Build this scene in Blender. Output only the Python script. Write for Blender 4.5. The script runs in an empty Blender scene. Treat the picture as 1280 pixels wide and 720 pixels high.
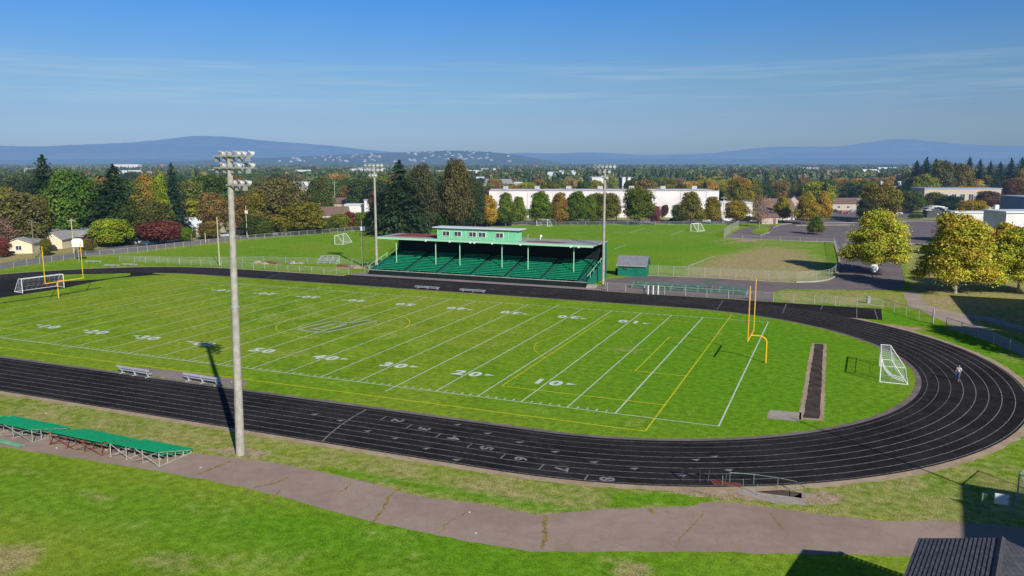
import bpy, math, random
import numpy as np
from mathutils import Vector, Matrix
random.seed(7); RNG = np.random.default_rng(7)
sc = bpy.context.scene
COL = sc.collection
PI = math.pi
R = math.radians

# ------------------------------------------------------------------ camera
CP = Vector((118.319, -67.046, 22.333)); YAW = -0.393169; PITCH = -0.15661; FPX = 988.09
fw = Vector((math.sin(YAW)*math.cos(PITCH), math.cos(YAW)*math.cos(PITCH), math.sin(PITCH)))
rt = fw.cross(Vector((0, 0, 1))).normalized(); up = rt.cross(fw)
cd = bpy.data.cameras.new('camera'); cam = bpy.data.objects.new('camera', cd); COL.objects.link(cam)
M3 = Matrix((rt, up, -fw)).transposed()
cam.matrix_world = Matrix.Translation(CP) @ M3.to_4x4()
cd.sensor_width = 36; cd.lens = 36*FPX/1280; cd.clip_start = 0.5; cd.clip_end = 90000
sc.camera = cam
FH = Vector((math.sin(YAW), math.cos(YAW), 0)); RH = Vector((math.cos(YAW), -math.sin(YAW), 0))

def at(px, py, z=0.0):
    """world point at height z seen at a spot of the survey photograph"""
    d = fw + rt*((px-640)/FPX) - up*((py-360)/FPX)
    t = (z-CP.z)/d.z
    p = CP + d*t
    return Vector((p.x, p.y, z))
def atd(px, D, z=0.0):
    d = fw + rt*((px-640)/FPX)
    h = Vector((d.x, d.y, 0)); f = h.dot(FH)
    p = CP + h*(D/f)
    return Vector((p.x, p.y, z))
def depth(p): return (Vector(p)-CP).dot(FH)
def zat(py, D):
    return CP.z + math.tan(PITCH + math.atan((360-py)/FPX))*D

# ------------------------------------------------------------------ node helpers
def newmat(name):
    m = bpy.data.materials.new(name); m.use_nodes = True
    m.node_tree.nodes.clear(); return m, m.node_tree.nodes, m.node_tree.links
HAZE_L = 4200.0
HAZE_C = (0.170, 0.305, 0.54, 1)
def hazegroup():  # haze painted into the materials: bluish emission that grows with distance
    g = bpy.data.node_groups.new('painted_haze', 'ShaderNodeTree')
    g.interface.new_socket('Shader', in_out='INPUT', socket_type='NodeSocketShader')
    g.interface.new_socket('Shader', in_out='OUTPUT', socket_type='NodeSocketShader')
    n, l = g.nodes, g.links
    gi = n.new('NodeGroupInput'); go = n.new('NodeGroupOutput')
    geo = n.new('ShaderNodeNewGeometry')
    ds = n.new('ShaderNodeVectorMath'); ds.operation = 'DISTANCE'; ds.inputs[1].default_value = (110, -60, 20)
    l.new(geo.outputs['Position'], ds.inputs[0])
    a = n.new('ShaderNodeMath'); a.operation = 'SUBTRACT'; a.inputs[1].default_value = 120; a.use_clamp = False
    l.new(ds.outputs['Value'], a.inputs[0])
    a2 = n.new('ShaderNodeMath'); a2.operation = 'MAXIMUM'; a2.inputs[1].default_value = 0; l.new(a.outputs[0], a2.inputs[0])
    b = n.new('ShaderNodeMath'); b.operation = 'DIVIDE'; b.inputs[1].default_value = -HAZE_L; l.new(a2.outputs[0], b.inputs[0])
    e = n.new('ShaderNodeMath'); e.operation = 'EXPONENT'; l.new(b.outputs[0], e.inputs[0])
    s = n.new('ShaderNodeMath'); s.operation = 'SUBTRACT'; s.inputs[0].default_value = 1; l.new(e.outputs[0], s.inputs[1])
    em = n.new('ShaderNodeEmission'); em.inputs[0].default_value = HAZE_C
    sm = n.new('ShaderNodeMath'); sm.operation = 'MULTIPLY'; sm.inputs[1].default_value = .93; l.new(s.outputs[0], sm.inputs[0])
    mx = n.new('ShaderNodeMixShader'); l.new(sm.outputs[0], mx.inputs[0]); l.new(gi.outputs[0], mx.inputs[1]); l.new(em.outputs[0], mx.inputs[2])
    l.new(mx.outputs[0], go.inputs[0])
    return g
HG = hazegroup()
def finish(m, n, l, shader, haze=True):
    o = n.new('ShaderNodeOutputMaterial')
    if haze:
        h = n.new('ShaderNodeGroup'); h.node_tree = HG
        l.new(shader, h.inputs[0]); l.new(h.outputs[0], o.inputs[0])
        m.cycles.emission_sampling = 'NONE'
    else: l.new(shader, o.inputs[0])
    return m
def noise(n, l, vec, scale, detail=3, rough=0.55):
    t = n.new('ShaderNodeTexNoise'); t.inputs['Scale'].default_value = scale
    t.inputs['Detail'].default_value = detail; t.inputs['Roughness'].default_value = rough
    if vec is not None: l.new(vec, t.inputs['Vector'])
    return t.outputs['Fac']
def mixc(n, l, f, a, b, mode='MIX'):
    m = n.new('ShaderNodeMix'); m.data_type = 'RGBA'; m.blend_type = mode
    for s, v in ((m.inputs[0], f), (m.inputs[6], a), (m.inputs[7], b)):
        if hasattr(v, 'is_linked'): l.new(v, s)
        elif isinstance(v, (int, float)): s.default_value = v
        else: s.default_value = (*v, 1) if len(v) == 3 else v
    return m.outputs[2]
def mth(n, l, op, a, b=0.0, c=None, clamp=False):
    m = n.new('ShaderNodeMath'); m.operation = op; m.use_clamp = clamp
    for i, v in enumerate((a, b) if c is None else (a, b, c)):
        if hasattr(v, 'is_linked'): l.new(v, m.inputs[i])
        else: m.inputs[i].default_value = v
    return m.outputs[0]
def mrange(n, l, v, a, b, c=0.0, d=1.0):
    m = n.new('ShaderNodeMapRange'); m.interpolation_type = 'SMOOTHSTEP'
    l.new(v, m.inputs[0])
    for i, x in enumerate((a, b, c, d)): m.inputs[i+1].default_value = x
    return m.outputs[0]
def pos(n): return n.new('ShaderNodeNewGeometry').outputs['Position']
def bump(n, l, h, strength, dist=0.05):
    b = n.new('ShaderNodeBump'); b.inputs['Strength'].default_value = strength; b.inputs['Distance'].default_value = dist
    l.new(h, b.inputs['Height']); return b.outputs[0]

def plain(name, c, rough=0.6, metal=0.0, var=0.18, scale=1.5, haze=True, spec=0.3, world=True):
    m, n, l = newmat(name)
    p = pos(n) if world else n.new('ShaderNodeTexCoord').outputs['Object']
    f = noise(n, l, p, scale, 4); f2 = noise(n, l, p, scale*9, 2)
    s = mth(n, l, 'ADD', mth(n, l, 'MULTIPLY', f, 0.65), mth(n, l, 'MULTIPLY', f2, 0.35))
    lo = tuple(x*(1-var*1.6) for x in c); hi = tuple(min(1, x*(1+var*1.2)) for x in c)
    cc = mixc(n, l, mrange(n, l, s, 0.3, 0.7), lo, hi)
    b = n.new('ShaderNodeBsdfPrincipled'); l.new(cc, b.inputs['Base Color'])
    b.inputs['Roughness'].default_value = rough; b.inputs['Metallic'].default_value = metal
    b.inputs['Specular IOR Level'].default_value = spec
    return finish(m, n, l, b.outputs[0], haze)

M = {}
def grass_mat():
    m, n, l = newmat('grass'); p = pos(n)
    at_ = n.new('ShaderNodeAttribute'); at_.attribute_name = 'cover'
    sp = n.new('ShaderNodeSeparateColor'); l.new(at_.outputs['Color'], sp.inputs[0])
    n0 = noise(n, l, p, 0.035, 3); n1 = noise(n, l, p, 0.22, 5, 0.62); n2 = noise(n, l, p, 1.4, 5, 0.65); n3 = noise(n, l, p, 9, 3, 0.7); n4 = noise(n, l, p, 34, 2, 0.7)
    base = mixc(n, l, mrange(n, l, n1, 0.36, 0.66), (0.150, 0.262, 0.014), (0.222, 0.345, 0.026))
    base = mixc(n, l, mrange(n, l, n0, 0.40, 0.62), base, (0.240, 0.315, 0.030))
    base = mixc(n, l, sp.outputs[1], base, (0.120, 0.290, 0.013))
    wsum = mth(n, l, 'ADD', mth(n, l, 'MULTIPLY', n2, 0.30), mth(n, l, 'ADD', mth(n, l, 'MULTIPLY', n3, 0.42), mth(n, l, 'MULTIPLY', n4, 0.28)))
    fine = mrange(n, l, wsum, 0.38, 0.62, 0.50, 1.55)
    # dry grass
    dn = mth(n, l, 'ADD', mth(n, l, 'MULTIPLY', n1, 0.55), mth(n, l, 'MULTIPLY', n2, 0.45))
    dv = mth(n, l, 'ADD', sp.outputs[0], mth(n, l, 'MULTIPLY', mth(n, l, 'SUBTRACT', dn, 0.5), 2.0))
    dm = mrange(n, l, dv, 0.25, 0.95)
    drycol = mixc(n, l, mrange(n, l, n3, 0.35, 0.65), (0.285, 0.255, 0.080), (0.44, 0.355, 0.170))
    c = mixc(n, l, dm, base, drycol)
    rv = mth(n, l, 'ADD', sp.outputs[2], mth(n, l, 'MULTIPLY', mth(n, l, 'SUBTRACT', n2, 0.5), 1.4))
    rm = mrange(n, l, rv, 0.42, 0.72)
    dirt = mixc(n, l, mrange(n, l, n3, 0.3, 0.7), (0.33, 0.235, 0.145), (0.46, 0.35, 0.235))
    c = mixc(n, l, rm, c, dirt)
    vv = n.new('ShaderNodeVectorMath'); vv.operation = 'SCALE'; l.new(c, vv.inputs[0]); l.new(fine, vv.inputs['Scale'])
    b = n.new('ShaderNodeBsdfPrincipled'); l.new(vv.outputs[0], b.inputs['Base Color'])
    b.inputs['Roughness'].default_value = 1.0; b.inputs['Specular IOR Level'].default_value = 0.03
    l.new(bump(n, l, wsum, 0.7, 0.10), b.inputs['Normal'])
    return finish(m, n, l, b.outputs[0])
M['grass'] = grass_mat()
def asphalt(name, c, c2, crack=0.0, sc_=1.0, dark=None):
    m, n, l = newmat(name); p = pos(n)
    n1 = noise(n, l, p, 0.16*sc_, 4, 0.6); n2 = noise(n, l, p, 1.1*sc_, 4, 0.6); n3 = noise(n, l, p, 22, 2, 0.7)
    cc = mixc(n, l, mrange(n, l, mth(n, l, 'ADD', mth(n, l, 'MULTIPLY', n1, .6), mth(n, l, 'MULTIPLY', n2, .4)), 0.36, 0.64), c, c2)
    if crack:
        v = n.new('ShaderNodeTexVoronoi'); v.feature = 'DISTANCE_TO_EDGE'; v.inputs['Scale'].default_value = crack
        dd = n.new('ShaderNodeVectorMath'); dd.operation = 'ADD'
        nn = n.new('ShaderNodeTexNoise'); nn.inputs['Scale'].default_value = 0.6; l.new(p, nn.inputs['Vector'])
        s2 = n.new('ShaderNodeVectorMath'); s2.operation = 'SCALE'; s2.inputs['Scale'].default_value = 1.6; l.new(nn.outputs['Color'], s2.inputs[0])
        l.new(p, dd.inputs[0]); l.new(s2.outputs[0], dd.inputs[1]); l.new(dd.outputs[0], v.inputs['Vector'])
        ln = mrange(n, l, v.outputs['Distance'], 0.003, 0.010, 0.6, 0.0)
        ln = mth(n, l, 'MULTIPLY', mth(n, l, 'MULTIPLY', ln, .7), mrange(n, l, n2, 0.42, 0.6))
        cc = mixc(n, l, ln, cc, (0.25, 0.20, 0.08))
    k = mrange(n, l, n3, 0.3, 0.7, 0.85, 1.15)
    vv = n.new('ShaderNodeVectorMath'); vv.operation = 'SCALE'; l.new(cc, vv.inputs[0]); l.new(k, vv.inputs['Scale'])
    b = n.new('ShaderNodeBsdfPrincipled'); l.new(vv.outputs[0], b.inputs['Base Color'])
    b.inputs['Roughness'].default_value = 0.95; b.inputs['Specular IOR Level'].default_value = 0.08
    l.new(bump(n, l, n3, 0.25, 0.02), b.inputs['Normal'])
    return finish(m, n, l, b.outputs[0])
M['track'] = asphalt('track_rubber', (0.016, 0.0145, 0.0155), (0.034, 0.031, 0.032), crack=0.05)
for _n in M['track'].node_tree.nodes:
    if _n.type == 'MIX' and tuple(round(x, 2) for x in _n.inputs[7].default_value[:3]) == (.25, .20, .08): _n.inputs[7].default_value = (.05, .046, .045, 1)
M['path'] = asphalt('old_path_asphalt', (0.315, 0.232, 0.180), (0.39, 0.295, 0.235), crack=0.13)
M['plaza'] = asphalt('plaza_asphalt', (0.24, 0.195, 0.19), (0.31, 0.255, 0.245), crack=0.07)
M['road'] = asphalt('road_asphalt', (0.155, 0.135, 0.150), (0.20, 0.178, 0.190))
M['lot'] = asphalt('lot_asphalt', (0.165, 0.135, 0.135), (0.215, 0.18, 0.176))
M['kerbdirt'] = asphalt('bare_dirt_edge', (0.36, 0.26, 0.165), (0.50, 0.385, 0.26), sc_=3)
M['innerkerb'] = asphalt('inner_kerb_concrete', (0.15, 0.12, 0.115), (0.24, 0.20, 0.185), sc_=3)
M['crackweed'] = asphalt('weeds_in_crack', (0.22, 0.15, 0.07), (0.36, 0.27, 0.10), sc_=8)
M['concrete'] = asphalt('pale_concrete', (0.34, 0.285, 0.24), (0.46, 0.40, 0.34), sc_=2)
M['beige'] = asphalt('walk_concrete', (0.36, 0.28, 0.215), (0.45, 0.36, 0.285), sc_=2)
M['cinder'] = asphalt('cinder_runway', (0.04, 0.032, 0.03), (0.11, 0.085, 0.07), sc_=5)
def paint(name, c, wear=0.35):
    m, n, l = newmat(name); p = pos(n)
    f = mrange(n, l, noise(n, l, p, 3.0, 4, 0.7), 0.35, 0.6)
    b = n.new('ShaderNodeBsdfPrincipled'); b.inputs['Base Color'].default_value = (*c, 1); b.inputs['Roughness'].default_value = 0.8
    b.inputs['Specular IOR Level'].default_value = 0.15
    t = n.new('ShaderNodeBsdfTransparent')
    mx = n.new('ShaderNodeMixShader'); l.new(mth(n, l, 'MULTIPLY_ADD', f, wear, 1-wear), mx.inputs[0])
    l.new(t.outputs[0], mx.inputs[1]); l.new(b.outputs[0], mx.inputs[2])
    return finish(m, n, l, mx.outputs[0], False)
M['line_white'] = paint('field_line_white', (0.66, 0.74, 0.58), 0.35)
M['number_white'] = paint('number_white', (0.72, 0.78, 0.70), 0.3)
M['line_yellow'] = paint('field_line_yellow', (0.66, 0.62, 0.03), 0.35)
M['track_white'] = paint('track_line_white', (0.30, 0.285, 0.285), 0.55)
M['logo_white'] = paint('logo_white', (0.52, 0.55, 0.43), 0.35)
M['logo_dark'] = paint('logo_dark', (0.14, 0.16, 0.08), 0.75)

M['pole'] = plain('weathered_wood_pole', (0.38, 0.35, 0.305), 0.85, var=0.16, scale=2)
M['polelight'] = plain('pale_utility_pole', (0.50, 0.44, 0.28), 0.8, var=0.12, scale=3)
M['poledark'] = plain('brown_utility_pole', (0.22, 0.17, 0.12), 0.85)
M['alu'] = plain('aluminium', (0.62, 0.62, 0.66), 0.42, 0.3, var=0.08)
M['galv'] = plain('galvanised_steel', (0.42, 0.43, 0.42), 0.5, 0.35, var=0.1)
M['postwhite'] = plain('pale_fence_post', (0.42, 0.40, 0.35), 0.6, 0.1)
M['reflector'] = plain('lamp_reflector', (0.50, 0.50, 0.51), 0.4, 0.3, var=0.08)
M['lampdark'] = plain('lamp_inside', (0.05, 0.05, 0.055), 0.3, 0.0)
M['yellow'] = plain('goalpost_yellow', (0.86, 0.47, 0.03), 0.4, var=0.06)
M['white'] = plain('white_paint', (0.78, 0.78, 0.77), 0.5, var=0.05)
M['rope'] = plain('white_net_rope', (0.72, 0.72, 0.72), 0.8, var=0.03)
M['seatgreen'] = plain('bleacher_green', (0.008, 0.36, 0.125), 0.45, var=0.12, scale=2)
M['standgreen'] = plain('stand_seat_green', (0.014, 0.30, 0.15), 0.5, var=0.16, scale=1.2)
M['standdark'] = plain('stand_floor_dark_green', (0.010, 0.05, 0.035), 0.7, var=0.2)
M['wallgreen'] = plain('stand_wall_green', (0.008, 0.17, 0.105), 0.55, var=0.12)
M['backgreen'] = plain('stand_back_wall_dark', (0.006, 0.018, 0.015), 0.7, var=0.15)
M['mint'] = plain('mint_press_box', (0.20, 0.60, 0.34), 0.55, var=0.06)
M['minttrim'] = plain('pale_mint_trim', (0.38, 0.68, 0.45), 0.5, var=0.05)
M['roofgrey'] = plain('grey_roof_felt', (0.33, 0.34, 0.33), 0.8, var=0.12, scale=0.6)
M['redfelt'] = plain('red_roof_sheet', (0.30, 0.055, 0.045), 0.8, var=0.2, scale=2)
M['glass'] = plain('window_glass', (0.05, 0.06, 0.075), 0.08, spec=0.8, var=0.3)
M['cream'] = plain('cream_siding', (0.72, 0.64, 0.44), 0.7, var=0.05)
M['whitewall'] = plain('white_painted_wall', (0.72, 0.67, 0.65), 0.7, var=0.09, scale=0.15)
M['beigewall'] = plain('beige_wall', (0.50, 0.42, 0.33), 0.7, var=0.08)
M['pinkwall'] = plain('pinkish_wall', (0.50, 0.38, 0.35), 0.7, var=0.08)
M['redwall'] = plain('brick_red_wall', (0.24, 0.09, 0.07), 0.8, var=0.12)
M['bluegrey'] = plain('blue_grey_cladding', (0.20, 0.235, 0.31), 0.6, var=0.05, scale=0.3)
M['shingle'] = plain('pale_grey_shingle', (0.32, 0.32, 0.31), 0.85, var=0.12)
M['shingledark'] = plain('dark_shingle', (0.075, 0.075, 0.085), 0.85, var=0.15)
M['roofwhite'] = plain('white_roof', (0.68, 0.70, 0.74), 0.6, var=0.04)
M['roofblue'] = plain('pale_blue_metal_roof', (0.34, 0.42, 0.55), 0.45, var=0.04)
M['roofbrown'] = plain('brown_roof', (0.20, 0.13, 0.10), 0.85, var=0.1)
M['tyre'] = plain('tyre', (0.02, 0.02, 0.02), 0.8)
M['bark'] = plain('bark', (0.17, 0.13, 0.095), 0.9, var=0.25, scale=4)
M['barkpale'] = plain('pale_bark', (0.36, 0.31, 0.25), 0.9, var=0.2, scale=4)
M['carlamp'] = plain('car_lamp', (0.6, 0.58, 0.52), 0.2)
M['teal'] = plain('teal_sign', (0.03, 0.35, 0.38), 0.5)
M['screen'] = plain('dark_fence_screen', (0.035, 0.055, 0.065), 0.8, var=0.2, scale=0.5)
M['plankgreen'] = plain('faded_green_plank', (0.20, 0.46, 0.27), 0.6)
M['skin'] = plain('skin', (0.45, 0.26, 0.18), 0.6, var=0.05); M['jeans'] = plain('blue_jeans', (0.06, 0.12, 0.30), 0.8)
M['shirt'] = plain('white_shirt', (0.75, 0.72, 0.72), 0.8, var=0.05); M['hair'] = plain('dark_red_hair', (0.10, 0.025, 0.02), 0.7)
M['binblack'] = plain('black_bin', (0.02, 0.025, 0.025), 0.5)
M['rail'] = plain('faded_green_rail', (0.20, 0.25, 0.21), 0.6, 0.2)
M['rust'] = plain('rusty_red_steel', (0.22, 0.055, 0.035), 0.8)
def link_mat(name, c, a):
    m, n, l = newmat(name)
    b = n.new('ShaderNodeBsdfPrincipled'); b.inputs['Base Color'].default_value = (*c, 1); b.inputs['Roughness'].default_value = 0.6
    f = noise(n, l, pos(n), 4, 2)
    t = n.new('ShaderNodeBsdfTransparent'); mx = n.new('ShaderNodeMixShader')
    l.new(mrange(n, l, f, 0.3, 0.7, a*0.8, a*1.2), mx.inputs[0]); l.new(t.outputs[0], mx.inputs[1]); l.new(b.outputs[0], mx.inputs[2])
    return finish(m, n, l, mx.outputs[0], False)
M['link'] = link_mat('chain_link_mesh', (0.46, 0.47, 0.44), 0.10)
M['link_green'] = link_mat('green_chain_link_mesh', (0.44, 0.46, 0.40), 0.17)
M['netfine'] = link_mat('fine_white_net', (0.75, 0.75, 0.75), 0.08)

def leaf_mat(name, haze=True):
    m, n, l = newmat(name)
    oi = n.new('ShaderNodeObjectInfo'); tc = n.new('ShaderNodeTexCoord')
    at_ = n.new('ShaderNodeAttribute'); at_.attribute_name = 'v'
    ad = n.new('ShaderNodeVectorMath'); ad.operation = 'ADD'; l.new(tc.outputs['Object'], ad.inputs[0])
    cx = n.new('ShaderNodeCombineXYZ'); l.new(mth(n, l, 'MULTIPLY', oi.outputs['Random'], 37), cx.inputs[0]); l.new(cx.outputs[0], ad.inputs[1])
    nz = noise(n, l, ad.outputs[0], 3.2, 3)
    sx = n.new('ShaderNodeSeparateXYZ'); l.new(tc.outputs['Object'], sx.inputs[0])
    # autumn share: alpha of the object colour; tops turn first
    am = mth(n, l, 'ADD', oi.outputs['Alpha'], mth(n, l, 'MULTIPLY', mth(n, l, 'SUBTRACT', nz, 0.5), 1.6))
    am = mth(n, l, 'ADD', am, mth(n, l, 'MULTIPLY', mth(n, l, 'SUBTRACT', sx.outputs[2], 0.65), 0.5))
    am = mrange(n, l, am, 0.35, 0.95)
    c = mixc(n, l, am, oi.outputs['Color'], (0.33, 0.175, 0.030))
    hv = n.new('ShaderNodeHueSaturation'); l.new(c, hv.inputs['Color']); l.new(mrange(n, l, noise(n, l, ad.outputs[0], 7.0, 2), .3, .7, .465, .53), hv.inputs['Hue']); l.new(mrange(n, l, noise(n, l, ad.outputs[0], 2.1, 1), .3, .7, .78, 1.15), hv.inputs['Value']); c = hv.outputs[0]
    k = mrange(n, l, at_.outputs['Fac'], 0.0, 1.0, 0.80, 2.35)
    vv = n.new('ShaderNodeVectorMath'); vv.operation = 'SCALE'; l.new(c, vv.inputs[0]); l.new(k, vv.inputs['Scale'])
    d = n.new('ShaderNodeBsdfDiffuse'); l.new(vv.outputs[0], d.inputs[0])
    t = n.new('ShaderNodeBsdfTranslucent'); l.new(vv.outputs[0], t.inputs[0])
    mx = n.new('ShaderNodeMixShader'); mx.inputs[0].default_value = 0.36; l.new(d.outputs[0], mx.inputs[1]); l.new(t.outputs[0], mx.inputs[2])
    return finish(m, n, l, mx.outputs[0], haze)
M['leaf'] = leaf_mat('foliage')
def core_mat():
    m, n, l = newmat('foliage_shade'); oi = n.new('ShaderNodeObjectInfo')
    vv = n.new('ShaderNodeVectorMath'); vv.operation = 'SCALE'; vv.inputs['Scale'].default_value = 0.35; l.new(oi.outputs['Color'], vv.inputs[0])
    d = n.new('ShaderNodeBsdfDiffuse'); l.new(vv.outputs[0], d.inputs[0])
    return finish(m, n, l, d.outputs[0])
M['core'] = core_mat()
def wood_mat():
    m, n, l = newmat('far_foliage')
    a = n.new('ShaderNodeAttribute'); a.attribute_name = 'tint'
    d = n.new('ShaderNodeBsdfDiffuse'); l.new(a.outputs['Color'], d.inputs[0])
    return finish(m, n, l, d.outputs[0])
M['wood'] = wood_mat()
def hill_mat(name, c1, c2, c3, s):
    m, n, l = newmat(name); p = pos(n)
    n1 = noise(n, l, p, s, 6, 0.65); n2 = noise(n, l, p, s*8, 4, 0.7)
    c = mixc(n, l, mrange(n, l, n1, 0.4, 0.6), c1, c2)
    c = mixc(n, l, mrange(n, l, n2, 0.5, 0.75), c, c3)
    d = n.new('ShaderNodeBsdfDiffuse'); l.new(c, d.inputs[0])
    return finish(m, n, l, d.outputs[0])
M['ridgedark'] = hill_mat('ridge_forest', (0.0, 0.01, 0.0), (0.05, 0.09, 0.06), (0.25, 0.24, 0.2), 0.0006)
M['hill'] = hill_mat('forested_hill', (0.035, 0.06, 0.022), (0.085, 0.095, 0.04), (0.26, 0.18, 0.12), 0.0022)
M['mount'] = hill_mat('mountain_forest', (0.02, 0.05, 0.03), (0.16, 0.22, 0.18), (0.45, 0.42, 0.40), 0.00035)
M['lowhill'] = hill_mat('low_wooded_rise', (0.025, 0.045, 0.02), (0.055, 0.08, 0.03), (0.13, 0.12, 0.07), 0.004)

# ------------------------------------------------------------------ mesh helpers
class MB:
    def __init__(s, o=(0, 0, 0)): s.v = []; s.f = []; s.o = Vector(o)
    def add(s, vs, fs):
        b = len(s.v); s.v += [tuple(Vector(v)-s.o) for v in vs]; s.f += [tuple(b+i for i in f) for f in fs]; return s
    def box(s, c, d, rz=0.0, rx=0.0):
        c = Vector(c); mt = Matrix.Rotation(rz, 3, 'Z') @ Matrix.Rotation(rx, 3, 'X')
        vs = [c + mt @ Vector((x*d[0]/2, y*d[1]/2, z*d[2]/2)) for x in (-1, 1) for y in (-1, 1) for z in (-1, 1)]
        return s.add(vs, [(0, 1, 3, 2), (4, 6, 7, 5), (0, 4, 5, 1), (2, 3, 7, 6), (0, 2, 6, 4), (1, 5, 7, 3)])
    def tube(s, a, b, r, r2=None, n=8, cap=True):
        a = Vector(a); b = Vector(b); r2 = r if r2 is None else r2
        d = (b-a).normalized(); q = Vector((0, 0, 1)) if abs(d.z) < .9 else Vector((1, 0, 0))
        u = d.cross(q).normalized(); w = d.cross(u)
        vs = [p + (u*math.cos(t*2*PI/n)+w*math.sin(t*2*PI/n))*rr for p, rr in ((a, r), (b, r2)) for t in range(n)]
        fs = [(i, (i+1) % n, n+(i+1) % n, n+i) for i in range(n)]
        if cap: fs += [tuple(range(n))[::-1], tuple(range(n, 2*n))]
        return s.add(vs, fs)
    def path(s, pts, r, n=8):
        for a, b in zip(pts[:-1], pts[1:]): s.tube(a, b, r, n=n)
        return s
    def prism(s, poly, axis, a, b):
        """poly of 2d points extruded; axis 'x': poly=(y,z); 'y': (x,z); 'z': (x,y)"""
        def P(p, t): return {'x': (t, p[0], p[1]), 'y': (p[0], t, p[1]), 'z': (p[0], p[1], t)}[axis]
        n = len(poly)
        vs = [P(p, a) for p in poly]+[P(p, b) for p in poly]
        return s.add(vs, [tuple(range(n)), tuple(range(n, 2*n))[::-1]]+[(i, (i+1) % n, n+(i+1) % n, n+i) for i in range(n)])
    def lathe(s, prof, c, d, n=12):
        """prof: list of (dist along d, radius)"""
        c = Vector(c); d = Vector(d).normalized(); q = Vector((0, 0, 1)) if abs(d.z) < .9 else Vector((1, 0, 0))
        u = d.cross(q).normalized(); w = d.cross(u); vs = []
        for t, r in prof:
            for i in range(n): vs.append(c + d*t + (u*math.cos(i*2*PI/n)+w*math.sin(i*2*PI/n))*r)
        fs = [(k*n+i, k*n+(i+1) % n, (k+1)*n+(i+1) % n, (k+1)*n+i) for k in range(len(prof)-1) for i in range(n)]
        return s.add(vs, fs)
    def build(s, name, mat, parent=None, smooth=False):
        me = bpy.data.meshes.new(name); me.from_pydata(s.v, [], s.f); me.update()
        import bmesh
        bm = bmesh.new(); bm.from_mesh(me); bmesh.ops.recalc_face_normals(bm, faces=bm.faces); bm.to_mesh(me); bm.free()
        if smooth: me.shade_smooth()
        me.materials.append(M[mat] if isinstance(mat, str) else mat)
        o = bpy.data.objects.new(name, me); COL.objects.link(o)
        if parent is not None: o.parent = parent
        return o
def tag(o, label=None, cat=None, group=None, kind=None):
    if label: o['label'] = label
    if cat: o['category'] = cat
    if group: o['group'] = group
    if kind: o['kind'] = kind
    return o
def thing(name, loc, label, cat, group=None, rz=0.0, scale=None):
    o = bpy.data.objects.new(name, None); COL.objects.link(o); o.location = loc; o.rotation_euler = (0, 0, rz)
    o.empty_display_size = 0.3
    if scale: o.scale = scale
    return tag(o, label, cat, group)
def kids(o): return [c for c in list(o.children)]
def copy_tree(o, parent=None):
    c = o.copy(); COL.objects.link(c)
    if parent is not None: c.parent = parent
    for ch in kids(o): copy_tree(ch, c)
    return c
def struct(o): o['kind'] = 'structure'; return o

def sheet(name, poly, z, mat, jit=0.0, step=1.2, kind='structure'):
    """flat polygon with slightly ragged outline"""
    pts = []
    rr = random.Random(hash(name) % 1000 if False else len(name)*17+len(poly))
    for i in range(len(poly)):
        a = Vector(poly[i][:2]); b = Vector(poly[(i+1) % len(poly)][:2]); L = (b-a).length
        k = max(1, int(L/step)) if jit else 1
        for j in range(k):
            p = a.lerp(b, j/k)
            if jit: p = p + Vector((rr.uniform(-jit, jit), rr.uniform(-jit, jit)))
            pts.append((p.x, p.y, z))
    from mathutils.geometry import tessellate_polygon
    tr = tessellate_polygon([[Vector(p) for p in pts]])
    me = bpy.data.meshes.new(name)
    fs = []
    for t in tr:
        a, b, c = (Vector(pts[i]) for i in t)
        fs.append(tuple(t) if (b-a).cross(c-a).z > 0 else tuple(reversed(t)))
    me.from_pydata(pts, [], fs); me.update(); me.materials.append(M[mat])
    o = bpy.data.objects.new(name, me); COL.objects.link(o)
    if kind: o['kind'] = kind
    return o
def catmull(pts, k=6):
    out = []
    P = [Vector(p[:2]) for p in pts]; P = [P[0]*2-P[1]]+P+[P[-1]*2-P[-2]]
    for i in range(1, len(P)-2):
        for j in range(k):
            t = j/k; a, b, c, d = P[i-1:i+3]
            out.append(0.5*((2*b)+(c-a)*t+(2*a-5*b+4*c-d)*t*t+(3*b-a-3*c+d)*t**3))
    out.append(P[-2]); return out

# ------------------------------------------------------------------ ground
CX0, CX1, CY = -1.0, 95.7, 24.3
RI, RO = 31.0, 40.7
def axis(lo, hi, segs):
    out = []
    x = lo
    for step, end in segs:
        while x < end-1e-6: out.append(x); x += step
    out.append(hi); return np.array(out)
def stretch(a, far, f=1.35, s0=10):
    out = list(a); s = s0; x = out[-1]
    while x < far: x += s; s *= f; out.append(x)
    s = s0; x = out[0]; pre = []
    while x > -far: x -= s; s *= f; pre.append(x)
    return np.array(pre[::-1]+out)
gx = stretch(axis(-90, 170, [(1.0, 170)]), 42000)
gy = stretch(axis(-50, 330, [(1.0, 130), (2.0, 330)]), 42000)
def ell(X, Y, cx, cy, rx, ry, rot=0.0, soft=0.5):
    c, s = math.cos(rot), math.sin(rot); dx = X-cx; dy = Y-cy
    q = np.sqrt(((dx*c+dy*s)/rx)**2+((-dx*s+dy*c)/ry)**2)
    return np.clip((1+soft-q)/(2*soft), 0, 1)
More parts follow.
